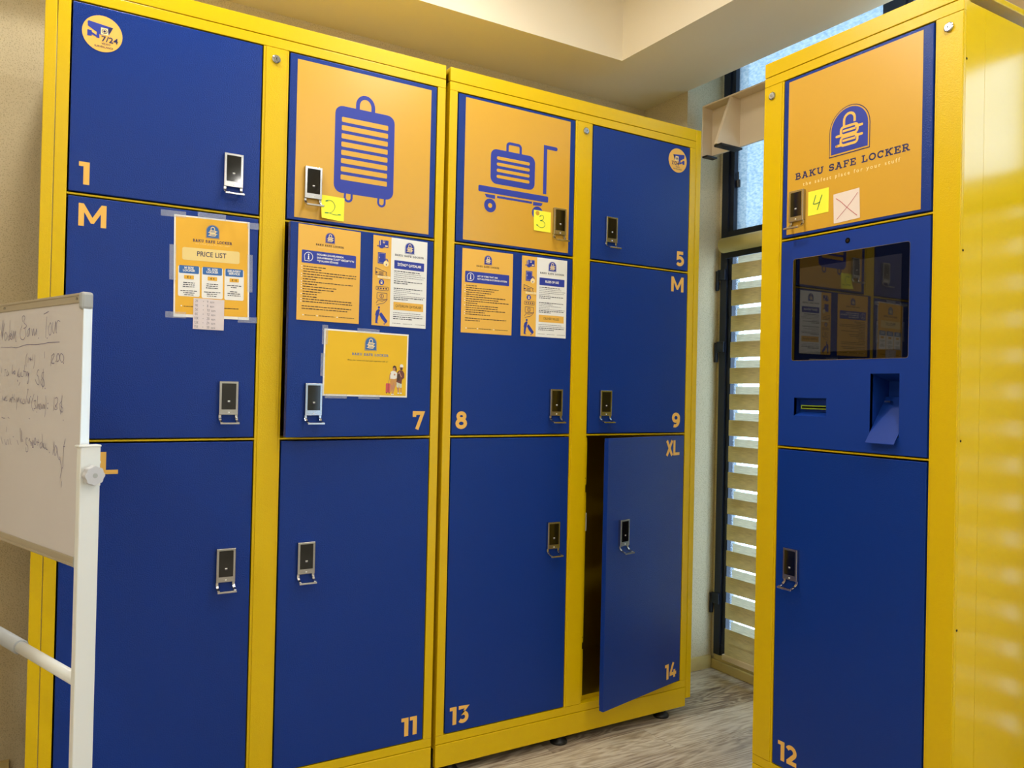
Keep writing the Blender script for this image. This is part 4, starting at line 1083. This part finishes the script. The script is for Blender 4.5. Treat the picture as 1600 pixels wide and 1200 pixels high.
HAND=[[(-0.4862,1.4545),(-0.4749,1.4955)],
[(-0.4749,1.4955),(-0.4797,1.4508),(-0.4648,1.489),(-0.4783,1.4455)],
[(-0.4534,1.4641),(-0.4624,1.4574),(-0.4566,1.4432),(-0.4432,1.4534),(-0.4534,1.4641)],
[(-0.4274,1.4936),(-0.427,1.4443)],
[(-0.4279,1.4564),(-0.4382,1.4498),(-0.433,1.4427),(-0.4263,1.4477)],
[(-0.4266,1.4512),(-0.4154,1.4561),(-0.4226,1.4597),(-0.4241,1.4494),(-0.4121,1.4439)],
[(-0.4139,1.4681),(-0.41,1.4456),(-0.4,1.4659),(-0.3985,1.4453),(-0.3885,1.4656),(-0.3868,1.4416),(-0.3808,1.4398)],
[(-0.343,1.486),(-0.3482,1.4964),(-0.3374,1.5006),(-0.3296,1.4956),(-0.3363,1.4841),(-0.3182,1.4751),(-0.3374,1.469)],
[(-0.3468,1.4778),(-0.359,1.4613),(-0.3534,1.4459),(-0.3355,1.4429),(-0.3231,1.4535),(-0.3287,1.4704)],
[(-0.2984,1.4694),(-0.3088,1.4647),(-0.3144,1.4533),(-0.3056,1.4505),(-0.2984,1.4694),(-0.3014,1.4512)],
[(-0.2854,1.4673),(-0.28,1.4506),(-0.2748,1.467),(-0.2673,1.4503),(-0.2559,1.4663),(-0.257,1.4516)],
[(-0.2428,1.4438),(-0.2411,1.4437)],
[(-0.2171,1.4986),(-0.1874,1.5044)],
[(-0.1986,1.4925),(-0.2008,1.4661),(-0.2013,1.4437)],
[(-0.1924,1.4426),(-0.19,1.4423)],
[(-0.1777,1.4781),(-0.1868,1.4657),(-0.1818,1.4503),(-0.1721,1.4525),(-0.1714,1.4715),(-0.1777,1.4781)],
[(-0.1621,1.4783),(-0.165,1.4633),(-0.1584,1.4529),(-0.1529,1.4582),(-0.1485,1.4794)],
[(-0.1485,1.4794),(-0.1456,1.4643),(-0.141,1.4523)],
[(-0.143,1.4532),(-0.1424,1.4736),(-0.1333,1.4811),(-0.1216,1.4772)],
[(-0.4865,1.4268),(-0.4387,1.4255),(-0.4108,1.4258),(-0.3832,1.4233),(-0.3564,1.4257),(-0.3128,1.4299),(-0.2575,1.4288),(-0.2124,1.4303),(-0.1806,1.432),(-0.1224,1.432)],
[(-0.3091,1.409),(-0.3172,1.3999),(-0.3175,1.3866),(-0.3133,1.3766)],
[(-0.302,1.3998),(-0.3032,1.3865)],
[(-0.2953,1.3964),(-0.2891,1.398),(-0.293,1.3931),(-0.2824,1.3946),(-0.2885,1.3905)],
[(-0.2748,1.4061),(-0.2759,1.3913)],
[(-0.2622,1.4059),(-0.2632,1.3912),(-0.2682,1.3723)],
[(-0.2063,1.4117),(-0.2049,1.3964)],
[(-0.1649,1.4031),(-0.1683,1.3778)],
[(-0.1628,1.4015),(-0.1534,1.4062),(-0.1511,1.4014),(-0.1637,1.3857),(-0.1481,1.3848)],
[(-0.1387,1.3887),(-0.1375,1.3884)],
[(-0.1303,1.4062),(-0.1374,1.3981),(-0.131,1.3879),(-0.1218,1.3933),(-0.1244,1.4042),(-0.1303,1.4062)],
[(-0.1132,1.4064),(-0.1202,1.3979),(-0.1081,1.3862),(-0.0966,1.3931),(-0.1017,1.4024),(-0.1132,1.4064)],
[(-0.0975,1.3844),(-0.0964,1.3841)],
[(-0.4802,1.3752),(-0.4758,1.3611)],
[(-0.4511,1.3699),(-0.4522,1.3525)],
[(-0.4558,1.369),(-0.4449,1.3699)],
[(-0.4389,1.3647),(-0.4405,1.3543),(-0.429,1.3578),(-0.4368,1.3682),(-0.4265,1.3561)],
[(-0.403,1.3819),(-0.4036,1.3596),(-0.3948,1.3648),(-0.3899,1.3596)],
[(-0.3904,1.3665),(-0.3922,1.3596),(-0.3831,1.3597),(-0.3858,1.3665),(-0.3904,1.3665)],
[(-0.3655,1.3665),(-0.369,1.3529),(-0.3571,1.3733)],
[(-0.3582,1.3581),(-0.3623,1.353),(-0.3511,1.353),(-0.3496,1.3631)],
[(-0.3431,1.3648),(-0.3446,1.3547),(-0.3335,1.3531)],
[(-0.3224,1.3816),(-0.3269,1.3532)],
[(-0.3322,1.3665),(-0.3147,1.3649)],
[(-0.3147,1.3649),(-0.316,1.3532)],
[(-0.3083,1.3666),(-0.3096,1.3549),(-0.3017,1.3649),(-0.301,1.355)],
[(-0.295,1.3616),(-0.3009,1.3533),(-0.2972,1.3616),(-0.2978,1.3401),(-0.304,1.3367),(-0.3045,1.3433)],
[(-0.3684,1.3444),(-0.3638,1.3428),(-0.3681,1.3402)],
[(-0.3502,1.3395),(-0.3585,1.331)],
[(-0.2347,1.3686),(-0.2429,1.3686),(-0.2476,1.3585)],
[(-0.2476,1.3585),(-0.2377,1.352),(-0.2328,1.3407),(-0.2364,1.3342),(-0.2492,1.3389),(-0.2573,1.3478)],
[(-0.2059,1.3634),(-0.2159,1.3626),(-0.2194,1.3537),(-0.2045,1.3442),(-0.2019,1.3346),(-0.2117,1.3304),(-0.2233,1.3392),(-0.219,1.3489)],
[(-0.2104,1.3715),(-0.2113,1.3248)],
[(-0.1973,1.3263),(-0.1957,1.326)],
[(-0.2987,1.3226),(-0.3007,1.3201)],
[(-0.4646,1.3038),(-0.4667,1.2901)],
[(-0.4612,1.2993),(-0.4544,1.2927),(-0.4489,1.3019),(-0.4512,1.2916),(-0.4398,1.3044)],
[(-0.4395,1.2998),(-0.442,1.2918),(-0.4298,1.2933)],
[(-0.412,1.3004),(-0.4143,1.2903),(-0.4059,1.2983),(-0.4033,1.2883)],
[(-0.3977,1.3097),(-0.3991,1.2884)],
[(-0.403,1.3006),(-0.391,1.3009)],
[(-0.3857,1.3099),(-0.3889,1.2887)],
[(-0.3878,1.2976),(-0.38,1.2967),(-0.3795,1.2889)],
[(-0.3674,1.3014),(-0.3636,1.2905),(-0.3557,1.3017),(-0.352,1.2908)],
[(-0.3674,1.3014),(-0.3699,1.2714)],
[(-0.3468,1.2997),(-0.3442,1.2877)],
[(-0.3393,1.2999),(-0.3423,1.2932),(-0.3344,1.2879)],
[(-0.3266,1.2991),(-0.3304,1.288),(-0.319,1.2894),(-0.3198,1.2992)],
[(-0.2999,1.3229),(-0.307,1.3028),(-0.3115,1.2875)],
[(-0.304,1.3007),(-0.2947,1.289),(-0.2885,1.3032),(-0.2863,1.2882)],
[(-0.2819,1.3055),(-0.2792,1.3056)],
[(-0.2604,1.3128),(-0.2729,1.295),(-0.2718,1.28),(-0.2619,1.2717)],
[(-0.2619,1.2952),(-0.2511,1.2976),(-0.256,1.289),(-0.2473,1.2807),(-0.2606,1.2771)],
[(-0.2394,1.3085),(-0.2416,1.2777),(-0.2344,1.2896),(-0.2309,1.278)],
[(-0.2263,1.2898),(-0.2283,1.2792),(-0.2202,1.2784),(-0.2209,1.2889),(-0.2263,1.2898)],
[(-0.2156,1.289),(-0.2122,1.2786),(-0.2051,1.2893),(-0.2017,1.2789)],
[(-0.1997,1.2884),(-0.198,1.2791),(-0.1972,1.2895)],
[(-0.1933,1.3095),(-0.1887,1.295),(-0.191,1.2761),(-0.1952,1.2603)],
[(-0.1781,1.2922),(-0.177,1.2916)],
[(-0.1794,1.2811),(-0.1783,1.2805)],
[(-0.1433,1.3075),(-0.1473,1.2765)],
[(-0.1391,1.3045),(-0.1292,1.3068),(-0.1237,1.2987),(-0.1401,1.2809),(-0.1251,1.2814)],
[(-0.1382,1.2902),(-0.1251,1.2824)],
[(-0.104,1.2992),(-0.1133,1.2909),(-0.11,1.2788),(-0.0975,1.2751),(-0.0956,1.2833),(-0.1082,1.289)],
[(-0.1009,1.3124),(-0.107,1.2698)],
[(-0.0914,1.2572),(-0.0914,1.2562)],
[(-0.2439,1.2712),(-0.24,1.2693)],
[(-0.2894,1.2531),(-0.281,1.2528)],
[(-0.4668,1.25),(-0.4542,1.2482),(-0.4418,1.2487)],
[(-0.4236,1.2517),(-0.4143,1.2487)],
[(-0.4662,1.2009),(-0.4555,1.1833)],
[(-0.444,1.1953),(-0.4307,1.1825),(-0.4226,1.1965)],
[(-0.431,1.2277),(-0.4331,1.214)],
[(-0.4165,1.1968),(-0.4125,1.1836)],
[(-0.4076,1.1996),(-0.3974,1.1845)],
[(-0.3869,1.204),(-0.381,1.2055)],
[(-0.3598,1.1978),(-0.3503,1.1873)],
[(-0.3417,1.2284),(-0.337,1.2034),(-0.3335,1.1949)],
[(-0.3326,1.2234),(-0.3294,1.1951)],
[(-0.3253,1.2019),(-0.322,1.1955)],
[(-0.2928,1.2059),(-0.3028,1.2053),(-0.3019,1.1924),(-0.2903,1.1866),(-0.2895,1.1758),(-0.3006,1.174),(-0.3024,1.1837)],
[(-0.2856,1.1998),(-0.2816,1.2065),(-0.2772,1.1981)],
[(-0.2745,1.2004),(-0.271,1.1899),(-0.2661,1.1988),(-0.2624,1.1851)],
[(-0.2637,1.2032),(-0.2614,1.1862),(-0.2545,1.1888),(-0.2571,1.2036)],
[(-0.2504,1.2082),(-0.2522,1.1953),(-0.2424,1.1959),(-0.245,1.2085),(-0.2504,1.2082)],
[(-0.239,1.2003),(-0.2228,1.2002)],
[(-0.2303,1.2072),(-0.2314,1.1923)],
[(-0.2083,1.221),(-0.2047,1.2065),(-0.2062,1.1897)],
[(-0.2097,1.202),(-0.2187,1.1952),(-0.2139,1.1871),(-0.2049,1.1939)],
[(-0.2016,1.2004),(-0.1981,1.1881)],
[(-0.1938,1.2009),(-0.1958,1.1924),(-0.1876,1.1866)],
[(-0.1858,1.1993),(-0.1825,1.188),(-0.1746,1.1864)],
[(-0.1624,1.181),(-0.1602,1.1801)],
[(-0.1377,1.2072),(-0.1433,1.1772)],
[(-0.1296,1.1985),(-0.1363,1.1858),(-0.1306,1.176),(-0.1213,1.1868),(-0.1245,1.1968),(-0.1296,1.1985)],
[(-0.1218,1.1949),(-0.1184,1.1809),(-0.1102,1.1693),(-0.1029,1.1708),(-0.1057,1.1757)],
[(-0.0782,1.2167),(-0.0851,1.1972),(-0.088,1.1669),(-0.0858,1.155),(-0.0933,1.1514),(-0.1029,1.1698)],
[(-0.0877,1.1994),(-0.0771,1.1997)],
[(-0.0918,1.1505),(-0.1001,1.1276)],
[(-0.0914,1.1213),(-0.0925,1.1081)]]

p = MB()
for st in HAND:
    if len(st) == 2 and abs(st[0][0]-st[1][0]) < 0.003 and abs(st[0][1]-st[1][1]) < 0.003:
        p.disc(st[0][0], st[0][1], 0.0018, 'ink_violet', -0.0014, n=8)
    else:
        p.ribbon(smooth_path(st, 4), 0.0014, 'ink_violet', -0.0014)
p.build('handwriting', WB)
# stand
for xa, xb, inner in ((0.006, 0.026, True), (-BW-0.026, -BW-0.006, False)):
    s_ = MB()
    s_.box(xa, xb, -0.008, 0.0335, 0.08, 1.206, 'white_metal')
    s_.box(xa-0.002, xb+0.002, -0.012, 0.0345, 1.204, 1.209, 'white_metal')
    s_.build('post', WB, bevel=0.002)
    s_ = MB(); s_.box(xa-0.02, xb+0.02, -0.26, 0.29, 0.055, 0.085, 'white_metal'); s_.build('base_foot', WB, bevel=0.004)
    for yy_ in (-0.23, 0.26):
        c_ = MB(); cxm = (xa+xb)/2
        c_.cyl((cxm-0.012, yy_, 0.027), (cxm+0.012, yy_, 0.027), 0.027, 'black_plastic', n=18); c_.box(cxm-0.006, cxm+0.006, yy_-0.006, yy_+0.006, 0.045, 0.06, 'black_plastic')
        c_.build('castor', WB)
k_ = MB()
k_.cyl((0.026, 0.0130, 1.145), (0.034, 0.0130, 1.145), 0.010, 'knob_plastic', n=20)
k_.cyl((0.034, 0.0130, 1.145), (0.050, 0.0130, 1.145), 0.0205, 'knob_plastic', r1=0.0195, n=64, prof=lambda a: 1+0.05*math.cos(8*a))
k_.cyl((0.050, 0.0130, 1.145), (0.0502, 0.0130, 1.145), 0.0052, 'grey_plastic', n=20)
k_.build('clamp_knob', WB, bevel=0.0015)
for z_ in (1.170, 1.122):
    MB().cyl((0.016, 0.0330, z_), (0.016, 0.0372, z_), 0.0055, 'white_metal', r1=0.003, n=14).build('bolt_cap', WB)
c_ = MB(); c_.cyl((0.006, 0.010, 0.700), (-0.335, 0.010, 0.700), 0.0135, 'white_metal', n=20); c_.build('cross_bar', WB, smooth=True)
c_ = MB(); c_.cyl((-0.325, 0.010, 0.700), (-BW-0.006, 0.010, 0.700), 0.0175, 'grey_plastic', n=20); c_.build('cross_bar_sleeve', WB, smooth=True)

# ------------------------------------------------------------------ cream pelmet box in the window recess
PB = thing('pelmet_box', 'cream open-fronted wooden pelmet box mounted above the blind', 'pelmet', (1.500, 0.298, 2.482), 0)
LB = 3.00
MB().box(0.060, 0.072, -LB, 0, 0.010, 0.240, 'cream_board').build('back_board', PB, bevel=0.001)
MB().box(0.0, 0.072, -LB, 0, 0.232, 0.240, 'cream_board').build('top_board', PB, bevel=0.001)
MB().box(0.0, 0.060, -0.008, 0.0, 0.0, 0.232, 'cream_board').build('end_board', PB, bevel=0.001)
for yb_ in (-0.22, -0.40, -1.20, -2.10, -2.90):
    MB().box(0.070, 0.196, yb_-0.015, yb_+0.015, 0.150, 0.160, 'frame_navy').build('wall_bracket', PB)
for yb_ in (-0.183, -0.62, -1.06, -1.50, -1.94, -2.38, -2.82):
    MB().add([(x_, y_, z_) for y_ in (yb_, yb_+0.016) for x_, z_ in ((-0.087, 0.0), (0.060, 0.0), (0.060, 0.232), (0.004, 0.232))],
             [(0, 1, 2, 3), (7, 6, 5, 4), (0, 4, 5, 1), (1, 5, 6, 2), (2, 6, 7, 3), (3, 7, 4, 0)], 'cream_board').build('bracket', PB)
    MB().box(-0.080, 0.055, yb_-0.022, yb_+0.022, -0.010, -0.001, 'black_plastic').build('felt_pad', PB)
MB().box(0.004, 0.070, -0.034, -0.002, -0.008, 0.0, 'black_plastic').build('felt_pad', PB)
for o in bpy.data.objects:
    if o.parent and o.type == 'MESH' and o.name.split('.')[0] in ('small_print', 'handwriting'): o['kind'] = 'stuff'
